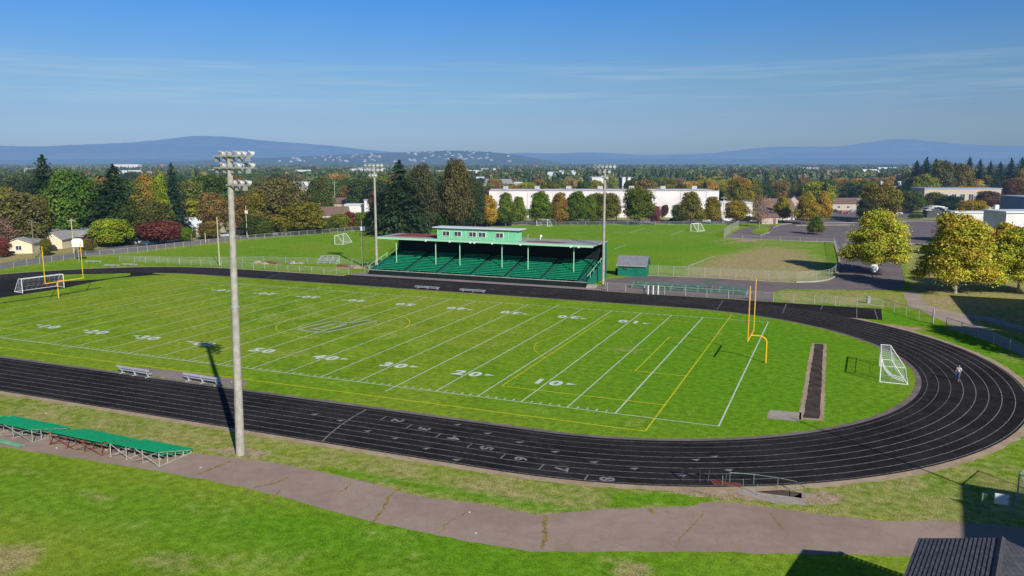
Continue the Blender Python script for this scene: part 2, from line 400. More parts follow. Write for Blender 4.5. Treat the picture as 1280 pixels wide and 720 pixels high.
def poly_mask(X, Y, poly, soft=1.0):
    inside = np.zeros(X.shape, bool); n = len(poly); dmin = np.full(X.shape, 1e9)
    for i in range(n):
        x0, y0 = poly[i][0], poly[i][1]; x1, y1 = poly[(i+1) % n][0], poly[(i+1) % n][1]
        cond = ((y0 > Y) != (y1 > Y)) & (X < (x1-x0)*(Y-y0)/((y1-y0) if abs(y1-y0) > 1e-9 else 1e-9)+x0)
        inside ^= cond
        L2 = (x1-x0)**2+(y1-y0)**2+1e-9
        t = np.clip(((X-x0)*(x1-x0)+(Y-y0)*(y1-y0))/L2, 0, 1)
        dmin = np.minimum(dmin, np.hypot(X-x0-t*(x1-x0), Y-y0-t*(y1-y0)))
    sd = np.where(inside, dmin, -dmin)
    return np.clip(0.5+sd/(2*soft), 0, 1)
def pxpoly(pts): return [tuple(at(*p))[:2] for p in pts]
PIT = (114.0, 117.0, -13.0, -12.0)
def make_ground():
    nx, ny = len(gx), len(gy)
    X, Y = np.meshgrid(gx, gy); Xf, Yf = X.ravel(), Y.ravel()
    dry = np.zeros(Xf.shape); lush = np.zeros(Xf.shape); dirt = np.zeros(Xf.shape)
    def mx(a, m, v): return np.maximum(a, m*v)
    # distance from the stadium core line
    ex = np.clip(Xf, CX0, CX1); rad = np.hypot(Xf-ex, Yf-CY)
    # infield
    infield = np.clip((31.5-rad)/1.0, 0, 1)
    lush = mx(lush, infield*(ell(Xf, Yf, 108, 25, 22, 40)), 0.85)
    lush = mx(lush, infield*ell(Xf, Yf, 40, -3, 60, 5), 0.25)
    dry = mx(dry, infield*ell(Xf, Yf, 52, 27, 34, 17, 0, .7), 0.33)
    dry = mx(dry, infield*ell(Xf, Yf, 56, 18, 3, 6), 0.40)
    # foreground lawn lush, verge dry
    verge = np.clip((rad-40.5)/0.6, 0, 1)*(Yf < 0)*(Yf > np.interp(Xf, [-40, 60, 72, 86, 101, 105, 110, 118, 126, 160], [-25, -25, -24, -24, -24.5, -22, -20, -18, -16, -14]))
    dry = mx(dry, verge, 0.58)
    lawn = (Yf < np.interp(Xf, [-40, 60, 72, 86, 101, 105, 110, 118, 126, 160], [-25, -25, -24, -24, -24.5, -22, -20, -18, -16, -14])); lush = mx(lush, lawn*ell(Xf, Yf, 92, -30, 40, 3.5, .12, .8), 0.8); lush = mx(lush, lawn, .15)
    dry = np.where(Yf < -27.2, 0.22, dry)
    dry = mx(dry, ell(Xf, Yf, 78, -44, 10, 2.2, -.45), 0.5)
    for (px, py, rx, ry, v) in ((0, 700, 2.6, 2.2, .95), (40, 560+30, 5, 1.2, .5), (110, 620, 3, .6, .5), (660//3, 700, 1.6, 1.2, .62), (795, 712, 1.5, .8, .95), (540, 690+20, 2.5, 1.2, .4), (210, 705, 2.4, 1.6, .66)):
        p = at(px, py); dry = mx(dry, ell(Xf, Yf, p.x, p.y, rx, ry), v)
    lush = mx(lush, ell(Xf, Yf, 96, -20.7, 14, .9, .03), .8); lush = mx(lush, ell(Xf, Yf, 108, -16.9, 3.2, .9, .2), .9); dry = np.where(ell(Xf, Yf, 108, -16.9, 3.4, 1.0, .2) > .5, .1, dry)
    dry = np.where(ell(Xf, Yf, 94, -21.0, 12, .6, .03) > .5, 0.25, dry)
    rs = random.Random(9)
    for _ in range(70):
        x, y = rs.uniform(-5, 118), rs.uniform(-4, 52); dry = np.maximum(dry, ell(Xf, Yf, x, y, rs.uniform(.8, 3.2), rs.uniform(.5, 1.6), rs.uniform(0, 3), .9)*rs.uniform(.25, .5))
    for _ in range(60):
        x, y = rs.uniform(50, 130), rs.uniform(-45, -17); dry = np.maximum(dry, ell(Xf, Yf, x, y, rs.uniform(.6, 2.4), rs.uniform(.4, 1.1), rs.uniform(0, 3), .9)*rs.uniform(.3, .62))
    for x, y in ((60, 8.5), (60, 40), (95, 24.4), (15, 24.4)): dry = np.maximum(dry, ell(Xf, Yf, x, y, 4.5, 3, 0, .9)*.42)
    # dirt around the floodlight base, the pit and the track edge
    dirt = mx(dirt, ell(Xf, Yf, 76.2, -20.6, 3.4, 1.0, .1), 0.8)
    dirt = mx(dirt, ell(Xf, Yf, 112.0, -13.6, 4.6, 1.5, .25), 0.95); dirt = mx(dirt, ell(Xf, Yf, 117.6, -12.6, 2.6, 1.2, .4), 0.95)
    dirt = mx(dirt, ell(Xf, Yf, 62, -19, 10, .5, .0), 0.5)
    dirt = mx(dirt, ell(Xf, Yf, 57, -6.5, 9, 1.0, 0), 0.6)
    dirt = mx(dirt, ell(Xf, Yf, 88, -5.4, 3, .5, 0), 0.55)
    # right of the bend
    rb = (Xf > 118) & (Yf > -14) & (Yf < 40) & (rad > 41)
    dry = mx(dry, rb*1.0, 0.36); lush = mx(lush, rb*1.0, .35)
    dry = mx(dry, ell(Xf, Yf, 122, -10, 3.5, 2), 0.62)
    # north-east of the bend: lush strip, then tan
    m = poly_mask(Xf, Yf, pxpoly([(1103, 387), (1118, 386), (1165, 405), (1150, 408), (1090, 402)])); lush = mx(lush, m, 1); dry = np.where(m > .5, 0, dry)
    m = poly_mask(Xf, Yf, pxpoly([(1160, 412), (1190, 408), (1290, 455), (1290, 500), (1247, 467), (1200, 440)])); lush = mx(lush, m, .8); dry = mx(dry, m, .2)
    m = poly_mask(Xf, Yf, pxpoly([(1235, 432), (1290, 450), (1290, 492)])); dry = mx(dry, m, .45)
    m = poly_mask(Xf, Yf, pxpoly([(1065, 400), (1100, 404), (1160, 411), (1135, 414)])); dirt = mx(dirt, m, 1)
    m = poly_mask(Xf, Yf, pxpoly([(968, 363), (1045, 362), (1125, 366), (1140, 386), (968, 378)])); dry = mx(dry, m, .66)
    m = poly_mask(Xf, Yf, pxpoly([(1128, 300), (1290, 300), (1290, 428), (1140, 384)])); dry = mx(dry, m, .78); dirt = mx(dirt, ell(Xf, Yf, 137, 78, 8, 5), .6)
    m = poly_mask(Xf, Yf, pxpoly([(1180, 410), (1290, 446), (1290, 436), (1200, 395)])); dirt = mx(dirt, m, .85)
    # far soccer fields
    far = poly_mask(Xf, Yf, pxpoly([(0, 342), (100, 327), (200, 314), (320, 300), (450, 288), (520, 283), (900, 280), (905, 297), (1035, 303), (1046, 325), (1042, 349), (995, 353), (760, 345), (740, 352), (480, 345), (300, 337), (150, 331), (100, 336)]), 1.5)
    lush = mx(lush, far*(Xf > 20), 0.45); dry = mx(dry, far, .12); lush = mx(lush, far*(Xf <= 20), 0.4)
    lush = mx(lush, far*ell(Xf, Yf, 70, 140, 34, 18, .5, .9), .9); dry = mx(dry, far*ell(Xf, Yf, 66, 190, 40, 7, .5, .8), .38); dry = mx(dry, far*ell(Xf, Yf, -5, 120, 30, 10, .9, .9), .34)
    m = poly_mask(Xf, Yf, pxpoly([(845, 352), (856, 337), (890, 320), (955, 307), (1012, 313), (1034, 328), (1041, 346), (1000, 354)]), 6); dry = mx(dry, m, 1.0); dirt = mx(dirt, m, .42)
    m = poly_mask(Xf, Yf, pxpoly([(880, 300), (905, 296), (1035, 304), (1020, 310), (900, 308)]), 3); dry = mx(dry, m, .5)
    dirt = mx(dirt, ell(Xf, Yf, *at(935, 301).xy, 4, 3), .9)
    dry = mx(dry, far*ell(Xf, Yf, *at(200, 322).xy, 10, 5), .3)
    dry = mx(dry, ell(Xf, Yf, *at(420, 338).xy, 14, 5), .5); dirt = mx(dirt, ell(Xf, Yf, *at(440, 334).xy, 5, 3), .75)
    # house lots across the street
    m = poly_mask(Xf, Yf, pxpoly([(-60, 340), (0, 328), (60, 319), (110, 313), (160, 305), (240, 299), (330, 292), (330, 280), (100, 295), (-60, 300)]), 2); dry = mx(dry, m, 1.1); dirt = mx(dirt, m, .45)
    bg = (Yf > 195+0.64*(Xf-0)) | (Xf < -75) | (Yf > 320) | ((Xf > 120) & (Yf > 150)); dry = np.where(bg, 0.62, dry); lush = np.where(bg, 0, lush); dirt = np.where(bg, .2, dirt)
    verts = np.zeros((nx*ny, 3), np.float32); verts[:, 0] = Xf; verts[:, 1] = Yf
    # keep the sheets apart from the far terrain: land sinks a little with distance from the site
    i = np.arange(nx-1); j = np.arange(ny-1); I, J = np.meshgrid(i, j); I = I.ravel(); J = J.ravel()
    xm = (gx[I]+gx[I+1])/2; ym = (gy[J]+gy[J+1])/2
    keep = ~((xm > PIT[0]) & (xm < PIT[1]) & (ym > PIT[2]) & (ym < PIT[3]))
    I = I[keep]; J = J[keep]
    a = J*nx+I; faces = np.stack([a, a+1, a+nx+1, a+nx], 1).astype(np.int32)
    me = bpy.data.meshes.new('ground')
    me.vertices.add(len(verts)); me.vertices.foreach_set('co', verts.ravel())
    me.loops.add(faces.size); me.loops.foreach_set('vertex_index', faces.ravel())
    me.polygons.add(len(faces)); me.polygons.foreach_set('loop_start', np.arange(0, faces.size, 4, dtype=np.int32)); me.polygons.foreach_set('loop_total', np.full(len(faces), 4, np.int32))
    ca = me.color_attributes.new('cover', 'FLOAT_COLOR', 'POINT')
    col = np.stack([dry, lush, dirt, np.ones_like(dry)], 1).astype(np.float32); ca.data.foreach_set('color', col.ravel())
    me.update(); me.validate(); me.materials.append(M['grass'])
    o = bpy.data.objects.new('ground', me); COL.objects.link(o); struct(o)
make_ground()

def stad(r, n=72, x0=CX0, x1=CX1):
    pts = []
    for i in range(n+1):
        t = -PI/2+PI*i/n; pts.append((x1+r*math.cos(t), CY+r*math.sin(t)))
    for i in range(n+1):
        t = PI/2+PI*i/n; pts.append((x0+r*math.cos(t), CY+r*math.sin(t)))
    return pts
def resample(pts, step, closed=True):
    out = []; n = len(pts)
    for i in range(n if closed else n-1):
        a = Vector(pts[i]); b = Vector(pts[(i+1) % n]); L = (b-a).length
        k = max(1, round(L/step))
        for j in range(k): out.append(a.lerp(b, j/k))
    if not closed: out.append(Vector(pts[-1]))
    return out
def ring(name, r0, r1, z, mat, j0=0.0, j1=0.0, n=160):
    nn = 700
    rr = random.Random(int(r0*10))
    # arc-length parameter so both edges match
    def pt(s, r):
        Ls = CX1-CX0; A = PI*36; T = 2*Ls+2*A; s = s*T
        if s < A: t = -PI/2+PI*s/A; return (CX1+r*math.cos(t), CY+r*math.sin(t))
        s -= A
        if s < Ls: return (CX1-s, CY+r)
        s -= Ls
        if s < A: t = PI/2+PI*s/A; return (CX0+r*math.cos(t), CY+r*math.sin(t))
        s -= A
        return (CX0+s, CY-r)
    vs = []
    for i in range(nn):
        a = pt(i/nn, r0+rr.uniform(-j0, j0)); b = pt(i/nn, r1+rr.uniform(-j1, j1)); vs += [(*a, z), (*b, z)]
    fs = [(2*i, 2*i+1, (2*i+3) % (2*nn), (2*i+2) % (2*nn)) for i in range(nn)]
    me = bpy.data.meshes.new(name); me.from_pydata(vs, [], fs); me.update(); me.materials.append(M[mat])
    o = bpy.data.objects.new(name, me); COL.objects.link(o); return struct(o)
ring('track_edge_dirt', RO-0.3, RO+0.75, 0.006, 'kerbdirt', 0, 0.14)
ring('track_inner_kerb', RI-0.1, RI+0.6, 0.010, 'innerkerb', 0.12, 0)
ring('running_track', RI+0.45, RO, 0.016, 'track', 0, 0)
# paved D area behind the left goal, sprint chute and strip before the grandstand
dz = [p for p in stad(RI+0.9) if p[0] < -11.5]
dz = [(-10.9, 52.6), *dz, (-11.2, -5.0), (-11.2, 20.9), (-10.9, 25), (-10.6, 32.3), (-12.2, 39), (-12.7, 45.1), (-9.8, 50.6), (-6.5, 52.4)]
dzs = sheet('track_apron', dz, 0.013, 'track', 0.0)
# (green wedge of turf inside the paved area)
sheet('turf_wedge', [(-15.5, 51.5), (-27, 44.6), (-17.8, 38.2), (-13.8, 43.1), (-13, 49)], 0.020, 'grass', 0.2)
sheet('sprint_chute', [(80, 58), (124.8, 56.6), (125.0, 66.2), (80, 66.2)], 0.020, 'track')
sheet('stand_forecourt', [(27, 64.6), (80, 64.6), (80, 71.5), (27, 70.5)], 0.010, 'plaza', 0.1)
sheet('stand_side_track', [(27, 64.0), (80.2, 64.0), (80.2, 66.8), (27, 66.6)], 0.024, 'track')
# near path
upe = [(-40, -23), (40, -22.8), (53, -23.0), (59, -23.4), (72.6, -22.3), (78.3, -21.5), (86, -21.6), (92.8, -22.5), (97.4, -22.1), (101.5, -22.1), (103.2, -21.0), (105.5, -19.6), (110, -17.3), (112, -15.6), (118.5, -15.0), (122, -14.6), (126.2, -13), (135, -11.6), (160, -9)]
loe = [(160, -18), (135, -17.6), (123.3, -19.1), (116.5, -21.5), (111, -23.5), (105.3, -25.9), (101.7, -27), (95.3, -27.1), (89.7, -26.8), (82, -26), (73, -26.1), (65.5, -26.5), (57, -27), (40, -27.5), (-40, -28)]
sheet('footpath', [tuple(p) for p in catmull(upe, 4)]+[tuple(p) for p in catmull(loe, 4)], 0.012, 'path', 0.10, 0.8)
sheet('bench_pad', pxpoly([(146, 463), (166, 458.5), (250, 467), (312, 477.5), (300, 485)]), 0.005, 'plaza', 0.1)
pc = random.Random(4)
for L_, w_ in (([(683, 644), (680, 655), (681, 668), (677, 689)], .22), ([(505, 606), (486, 622), (478, 640), (462, 655)], .14), ([(362, 596), (345, 604), (322, 608), (308, 618)], .14), ([(350, 612), (345, 619), (330, 628)], .10), ([(290, 577), (272, 583), (258, 589), (246, 594)], .20), ([(962, 641), (972, 653), (980, 664)], .14), ([(812, 636), (822, 645)], .2), ([(440, 604), (432, 612), (420, 618)], .1), ([(585, 640), (560, 652), (548, 668)], .08), ([(880, 640), (870, 655), (850, 672), (845, 688)], .07)):
    P_ = [at(*q) for q in L_]; pts_ = []
    for a_, b_ in zip(P_[:-1], P_[1:]):
        for j_ in range(8): q = a_.lerp(b_, j_/8); pts_.append((q.x+pc.uniform(-.09, .09), q.y+pc.uniform(-.05, .05)))
    vs_ = []; fs_ = []
    for i_, q in enumerate(pts_): ww = w_*pc.uniform(.25, 1.0); vs_ += [(q[0]-ww, q[1], .018), (q[0]+ww, q[1]+pc.uniform(-.03, .03), .018)]
    fs_ = [(2*i_, 2*i_+1, 2*i_+3, 2*i_+2) for i_ in range(len(pts_)-1)]
    struct(MB().add(vs_, fs_).build('path_crack', 'crackweed'))
# plaza behind the fence, drive, car park
sheet('plaza', [(77.5, 66.6)]+pxpoly([(752, 356), (757, 349), (802, 344.3), (880, 347.5), (960, 351.8), (997, 354), (1035, 351.5), (1044, 347), (1049, 325), (1043, 304), (1000, 301), (905, 297.2), (928, 285), (1000, 278.8), (1130, 276), (1250, 282), (1250, 296), (1180, 302), (1140, 307), (1126, 330), (1132, 350), (1128, 363), (1045, 362), (985, 361.5), (968, 364), (966, 378)])+[(108, 66.6)], 0.008, 'lot', 0.12, 2)
sheet('walkway', pxpoly([(1127, 363), (1146, 363), (1158, 381), (1200, 392), (1215, 402), (1295, 440), (1295, 452), (1180, 402), (1150, 388), (1136, 384)]), 0.012, 'beige', 0.06)
sheet('shaded_walk', pxpoly([(1195, 392), (1240, 397), (1295, 412), (1295, 418), (1235, 402), (1200, 396)]), 0.016, 'concrete', 0.05)
# street on the left
near = [at(-60, 346), at(0, 336), at(50, 328.5), at(107, 320), at(160, 315.5), at(240, 306), at(320, 297.5), at(384, 292.5), at(440, 288), at(500, 283.5), at(560, 281)]
farr = [at(560, 278), at(500, 280.3), at(440, 284.5), at(381, 289.5), at(320, 293.5), at(240, 300), at(160, 306), at(112, 313), at(62, 320), at(0, 329), at(-60, 338)]
sheet('street', [tuple(p)[:2] for p in near+farr], 0.010, 'road', 0.15, 3)
sheet('back_street', pxpoly([(560, 281), (900, 279.6), (1000, 278.8), (1290, 284), (1290, 276), (1000, 273.5), (560, 276)]), 0.013, 'road', 0.1, 4)
sheet('rear_car_park', pxpoly([(1040, 272), (1140, 272), (1140, 262), (1040, 262)]), 0.016, 'lot', 0.1, 4)
sheet('landing_pad', pxpoly([(962, 512), (1002, 516), (1001, 527), (958, 523)]), 0.006, 'concrete', 0.05, .6)
sheet('runway_margin', [(115.95, 4.6), (118.05, 5.0), (117.7, 37.2), (115.9, 37.0)], 0.006, 'kerbdirt', 0.08, .5)
sheet('runway_strip', [(116.35, 5.2), (117.7, 5.5), (117.3, 37), (116.3, 36.7)], 0.012, 'cinder', 0.06, .7)
sheet('drain_strip', pxpoly([(-60, 385.5), (0, 378.5), (79, 367.2), (127, 358.6), (127, 359.4), (79, 368.2), (0, 379.6), (-60, 386.5)]), 0.006, 'cinder', 0.03)  # thin dark strip across the turf by the left goal
# kerbs: real raised strips
def kerb(pts, w=0.25, h=0.12, name='kerb', mat='concrete'):
    mb = MB()
    P = [Vector((p[0], p[1], 0)) for p in pts]
    for a, b in zip(P[:-1], P[1:]):
        c = (a+b)/2; d = b-a; mb.box((c.x, c.y, h/2+.01), (d.length+w*.5, w, h), math.atan2(d.y, d.x))
    return struct(mb.build(name, mat))
kerb(catmull([at(995, 353.2), at(1018, 352.6), at(1035, 350), at(1043, 346), at(1047, 340), at(1049, 325), at(1044, 305)], 5), .35, .25, 'field_corner_kerb')
kerb([at(802, 344), at(880, 347), at(960, 351.5), at(995, 353.4)], .3, .06, 'field_edge_kerb', 'beige')
kerb(catmull([at(960, 292), at(968, 284), at(990, 279.5), at(1060, 278.6), at(1150, 276.5), at(1240, 281)], 5), .5, .15, 'street_kerb')
kerb([at(905, 297.5), at(1000, 301.5), at(1045, 302.5)], .6, .1, 'lot_kerb')
kerb([at(995, 281.8), at(1060, 281.2)], 2.0, .12, 'traffic_island')
kerb([at(1128, 304.5), at(1165, 305.5)], 1.0, .12, 'lot_island')
sheet('grass_island', pxpoly([(938, 290), (948, 284), (960, 283.5), (966, 286), (955, 292.5), (942, 293)]), 0.05, 'grass', .1)
kerb(catmull([at(938, 291), at(950, 294), at(959, 291), at(966, 285)], 4), .4, .15, 'island_kerb')

# ------------------------------------------------------------------ painted lines
Yd = 0.9144
def strip(mb, pts, w, z):
    P = [Vector((p[0], p[1])) for p in pts]
    L = []
    for i, p in enumerate(P):
        a = P[max(i-1, 0)]; b = P[min(i+1, len(P)-1)]; d = (b-a).normalized(); nrm = Vector((-d.y, d.x))*w/2
        L.append((p+nrm, p-nrm))
    vs = []; fs = []
    for a, b in L: vs += [(a.x, a.y, z), (b.x, b.y, z)]
    for i in range(len(L)-1): fs.append((2*i, 2*i+1, 2*i+3, 2*i+2))
    mb.add(vs, fs)
def rot_up(mb):
    return mb
W_ = 48.77
fl = MB(); ZL = 0.016
strip(fl, [(0.0, 0), (120*Yd, 0)], .13, ZL); strip(fl, [(0, W_), (120*Yd, W_)], .13, ZL)
strip(fl, [(0, .07), (0, W_-.07)], .13, ZL); strip(fl, [(120*Yd, .07), (120*Yd, W_-.07)], .15, ZL)
for k in range(10, 111, 5):
    y0 = -1.9 if k in (35, 85) else 0.07; y1 = W_+1.9 if k in (35, 85) else W_-.07
    strip(fl, [(k*Yd, y0), (k*Yd, y1)], .13 if k != 110 else .16, ZL+.003)
for k in range(11, 110):
    if k % 5:
        strip(fl, [(k*Yd, 0.12), (k*Yd, .72)], .12, ZL+.003); strip(fl, [(k*Yd, W_-.12), (k*Yd, W_-.6)], .10, ZL+.003)
struct(fl.build('field_lines', 'line_white'))
yl = MB(); zy = 0.022
X0, X1, Y0, Y1 = 5.8, 104.2, -3.7, 52.4; CYs = 24.4
strip(yl, [(X0, Y0), (X1, Y0)], .17, zy); strip(yl, [(X1, Y0), (X1, Y1)], .15, zy+.003); strip(yl, [(X0, Y0), (X0, Y1)], .12, zy+.003); strip(yl, [(X1-4, Y1), (X1, Y1)], .11, zy); strip(yl, [(X0, Y1), (X1-4, Y1)], .04, zy)
for s, xg in ((-1, X1), (1, X0)):
    for dx, hw in ((16.6, 20.15), (5.5, 9.16)):
        strip(yl, [(xg+s*.08, CYs-hw), (xg+s*dx, CYs-hw)], .17, zy); strip(yl, [(xg+s*.08, CYs+hw), (xg+s*dx, CYs+hw)], .10, zy); strip(yl, [(xg+s*dx, CYs-hw), (xg+s*dx, CYs+hw)], .13, zy+.003)
    a0 = math.acos(5.5/9.15); xc = xg+s*11
    strip(yl, [(xc+s*9.15*math.cos(t), CYs+9.15*math.sin(t)) for t in np.linspace(-a0, a0, 24)], .10, zy)
strip(yl, [(54.9+9.15*math.cos(t), CYs+9.15*math.sin(t)) for t in np.linspace(0, 2*PI, 61)], .13, zy)
struct(yl.build('soccer_lines', 'line_yellow'))
# yard numbers
def text_mesh(s, size, bold=0.02):
    cu = bpy.data.curves.new('t', 'FONT'); cu.body = s; cu.size = size; cu.offset = bold; cu.align_x = 'CENTER'; cu.align_y = 'CENTER'; cu.resolution_u = 3
    o = bpy.data.objects.new('t', cu); COL.objects.link(o)
    me = bpy.data.meshes.new_from_object(o); bpy.data.objects.remove(o); bpy.data.curves.remove(cu)
    return me
def ground_text(name, s, x, y, z, h, rot, mat, wx=1.0, bold=.02):
    me = text_mesh(s, 1.0, bold)
    ys = [v.co.y for v in me.vertices]; xs = [v.co.x for v in me.vertices]
    k = h/(max(ys)-min(ys)); cy = (max(ys)+min(ys))/2; cxx = (max(xs)+min(xs))/2
    for v in me.vertices: v.co = Vector(((v.co.x-cxx)*k*wx, (v.co.y-cy)*k, 0))
    me.materials.clear(); me.materials.append(M[mat]); me.name = name
    o = bpy.data.objects.new(name, me); COL.objects.link(o); o.location = (x, y, z); o.rotation_euler = (0, 0, rot); return struct(o)
nums = {20: '10', 30: '20', 40: '30', 50: '40', 60: '50', 70: '40', 80: '30', 90: '20', 100: '10'}
for k, s in nums.items():
    for (yy, rot) in ((7.35, 0), (W_-7.35, PI)):
        for ch, dx in ((s[0], -.92), (s[1], .92)):
            ddx = dx if rot == 0 else -dx
            ground_text('yard_number', ch, k*Yd+ddx, yy, 0.024, 1.85, rot, 'number_white', 1.12, .045)
        if k != 60:
            sg = 1 if k > 60 else -1
            mb = MB(); x0 = k*Yd+sg*2.0; yc = yy+(.25 if rot == 0 else -.25); mb.add([(x0, yc-.36, .024), (x0+sg*1.15, yc, .024), (x0, yc+.36, .024)], [(0, 1, 2)])
            struct(mb.build('yard_arrow', 'number_white'))
# midfield emblem, outline strokes
lg = MB()
def pp(L): return [tuple(at(*q))[:2] for q in L]
strip(lg, pp([(371.8, 411.8), (393, 406.5), (415, 401.8), (424, 402.2), (432, 403.4), (439, 403.9), (450, 401.6), (460.6, 400.2), (471.5, 401.3), (452, 405.8), (430, 411), (408.8, 415.3), (397.6, 415.3), (384, 413.8), (371.8, 411.8)]), .34, .026)
strip(lg, pp([(391.5, 411.3), (405, 408), (420, 404.5), (427, 404.9), (433, 405.8), (420, 409.2), (405.8, 412.6), (398, 412.2), (391.5, 411.3)]), .30, .026)
struct(lg.build('midfield_emblem', 'logo_white'))
lgd = MB()
strip(lgd, pp([(380, 411.6), (398, 407.2), (417, 402.9), (434, 404.5), (448, 403.4), (460, 401.6)]), .35, .012); strip(lgd, pp([(380, 412.4), (398, 413.9), (408, 413.9), (430, 408.9), (447, 405)]), .4, .012)
struct(lgd.build('midfield_emblem_dark', 'logo_dark'))  # worn dark paint strokes of the emblem
# track markings
tl = MB(); ZT = .030; LW = 1.085; R0 = RI+.9
for k in range(0, 9):
    r = R0+k*LW
    if k == 0: r += .06
    if k == 8: r -= .08
    pts = [Vector(p) for p in stad(r, 90)]; pts.append(pts[0]); pts2 = []
    for a, b in zip(pts[:-1], pts[1:]): pts2.append(a)
    pts2.append(pts[0]); strip(tl, [tuple(p) for p in pts2], .065 if k > 2 else .04, ZT)
# curved waterfall start and the lane starts
strip(tl, [(80.55, CY-R0-8.6), (80.1, CY-R0-7), (79.6, CY-R0-4.6), (79.3, CY-R0-2.2), (79.25, CY-R0)], .12, ZT+.004)
sx = [None, None, 82.0, 85.2, 88.6, 92.0, 95.4, 98.9, 102.6]
def lane_pt(x, r):
    """point on the near side of the track at radius r; x is measured along the straight, bending after CX1"""
    if x <= CX1: return Vector((x, CY-r)), 0.0
    t = (x-CX1)/r; return Vector((CX1+r*math.sin(t), CY-r*math.cos(t))), t
for k in range(2, 9):
    ra = R0+(k-1)*LW; rb = ra+LW
    a, t = lane_pt(sx[k], ra+.05); b, _ = lane_pt(sx[k], rb-.05)
    strip(tl, [tuple(a), tuple(b)], .10, ZT+.004)
    c, t = lane_pt(sx[k]+1.5, ra+LW/2)
    ground_text('lane_number', str(k), c.x, c.y, ZT+.003, .78*1.45, t+PI/2+PI, 'track_white', 1.0, .03)
tri = [(394, 518), (426, 526), (460, 539), (495, 548), (533, 561), (571, 575), (572, 531), (610, 542), (650, 553), (694, 565), (743, 578), (793, 586), (853, 595), (870, 575), (893, 571), (911, 588)]
for q in tri:
    p = at(*q); mb = MB(); z = ZT+.006
    mb.add([(p.x-.40, p.y-.10, z), (p.x+.12, p.y-.26, z), (p.x+.28, p.y+.28, z)], [(0, 1, 2)]); struct(mb.build('exchange_mark', 'track_white'))
for a, b in (((1033, 372), (1026, 387)), ((983, 380), (978, 392)), ((1071, 386), (1071, 399)), ((1093, 387), (1097, 399)), ((904, 376), (896, 387))):
    A = at(*a); B = at(*b); strip(tl, [tuple(A)[:2], tuple(B)[:2]], .10, ZT+.008)
for px in (612, 628, 645, 663, 678, 470, 484, 497, 508, 562, 578):
    a = at(px, 344+ (px-470)*.083); strip(tl, [(a.x-.6, a.y-5), (a.x+.6, a.y-5)], .14, ZT+.008)
strip(tl, [tuple(at(330, 348))[:2], tuple(at(352, 342))[:2]], .1, ZT+.008)
struct(tl.build('track_lines', 'track_white'))
for i, (x, y) in enumerate(((131.2, 57.0),)):
    pass
# faint lines on the far pitches
fy = MB()
for a, b in (((500, 309), (1000, 309)), ((575, 296), (630, 291)), ((640, 293.5), (668, 285)), ((760, 318), (785, 308)), ((840, 295), (855, 290)), ((575//1, 300), (660, 298)), ((838, 318), (905, 292)), ((712, 292), (728, 292)), ((330, 316), (345, 313))):
    pass
for a, b in (((784, 292), (806, 285)), ((838, 294), (856, 288)), ((768, 311), (784, 306)), ((712, 293), (728, 293)), ((310, 309), (330, 308.5)), ((860, 333), (893, 320))):
    strip(fy, [tuple(at(*a))[:2], tuple(at(*b))[:2]], .22, .012)
struct(fy.build('pitch_lines', 'line_white'))

# ------------------------------------------------------------------ foliage prototypes
def quads_to_mesh(name, C, U, V, val, core=None):
    """C centres, U,V half vectors (N,3); val (N)"""
    N = len(C)
    P = np.stack([C-U-V*.6, C+U*.7-V, C+U+V*.6, C-U*.7+V], 1).reshape(-1, 3)
    fv = np.arange(4*N).reshape(-1, 4); vv = np.repeat(val, 4)
    nm = 1
    if core is not None:
        cv, cf = core; off = len(P); P = np.concatenate([P, cv]); vv = np.concatenate([vv, np.zeros(len(cv))])
    me = bpy.data.meshes.new(name)
    loops = list(fv.ravel()); starts = list(range(0, 4*N, 4)); tot = [4]*N
    if core is not None:
        s = 4*N
        for f in cf: loops += [off+i for i in f]; starts.append(s); tot.append(len(f)); s += len(f)
    me.vertices.add(len(P)); me.vertices.foreach_set('co', P.astype(np.float32).ravel())
    me.loops.add(len(loops)); me.loops.foreach_set('vertex_index', np.array(loops, np.int32))
    me.polygons.add(len(starts)); me.polygons.foreach_set('loop_start', np.array(starts, np.int32)); me.polygons.foreach_set('loop_total', np.array(tot, np.int32))
    mi = np.zeros(len(starts), np.int32); mi[N:] = 1
    me.materials.append(M['leaf']); me.materials.append(M['core'])
    me.polygons.foreach_set('material_index', mi)
    a = me.attributes.new('v', 'FLOAT', 'POINT'); a.data.foreach_set('value', vv.astype(np.float32))
    me.update(); me.validate(); return me
def ico(c, r, rng, sub=1):
    t = (1+5**.5)/2
    v = np.array([(-1, t, 0), (1, t, 0), (-1, -t, 0), (1, -t, 0), (0, -1, t), (0, 1, t), (0, -1, -t), (0, 1, -t), (t, 0, -1), (t, 0, 1), (-t, 0, -1), (-t, 0, 1)], float)
    v /= np.linalg.norm(v[0])
    f = [(0, 11, 5), (0, 5, 1), (0, 1, 7), (0, 7, 10), (0, 10, 11), (1, 5, 9), (5, 11, 4), (11, 10, 2), (10, 7, 6), (7, 1, 8), (3, 9, 4), (3, 4, 2), (3, 2, 6), (3, 6, 8), (3, 8, 9), (4, 9, 5), (2, 4, 11), (6, 2, 10), (8, 6, 7), (9, 8, 1)]
    return np.array(c)+v*np.array(r)*rng.uniform(.85, 1.1, (12, 1)), f
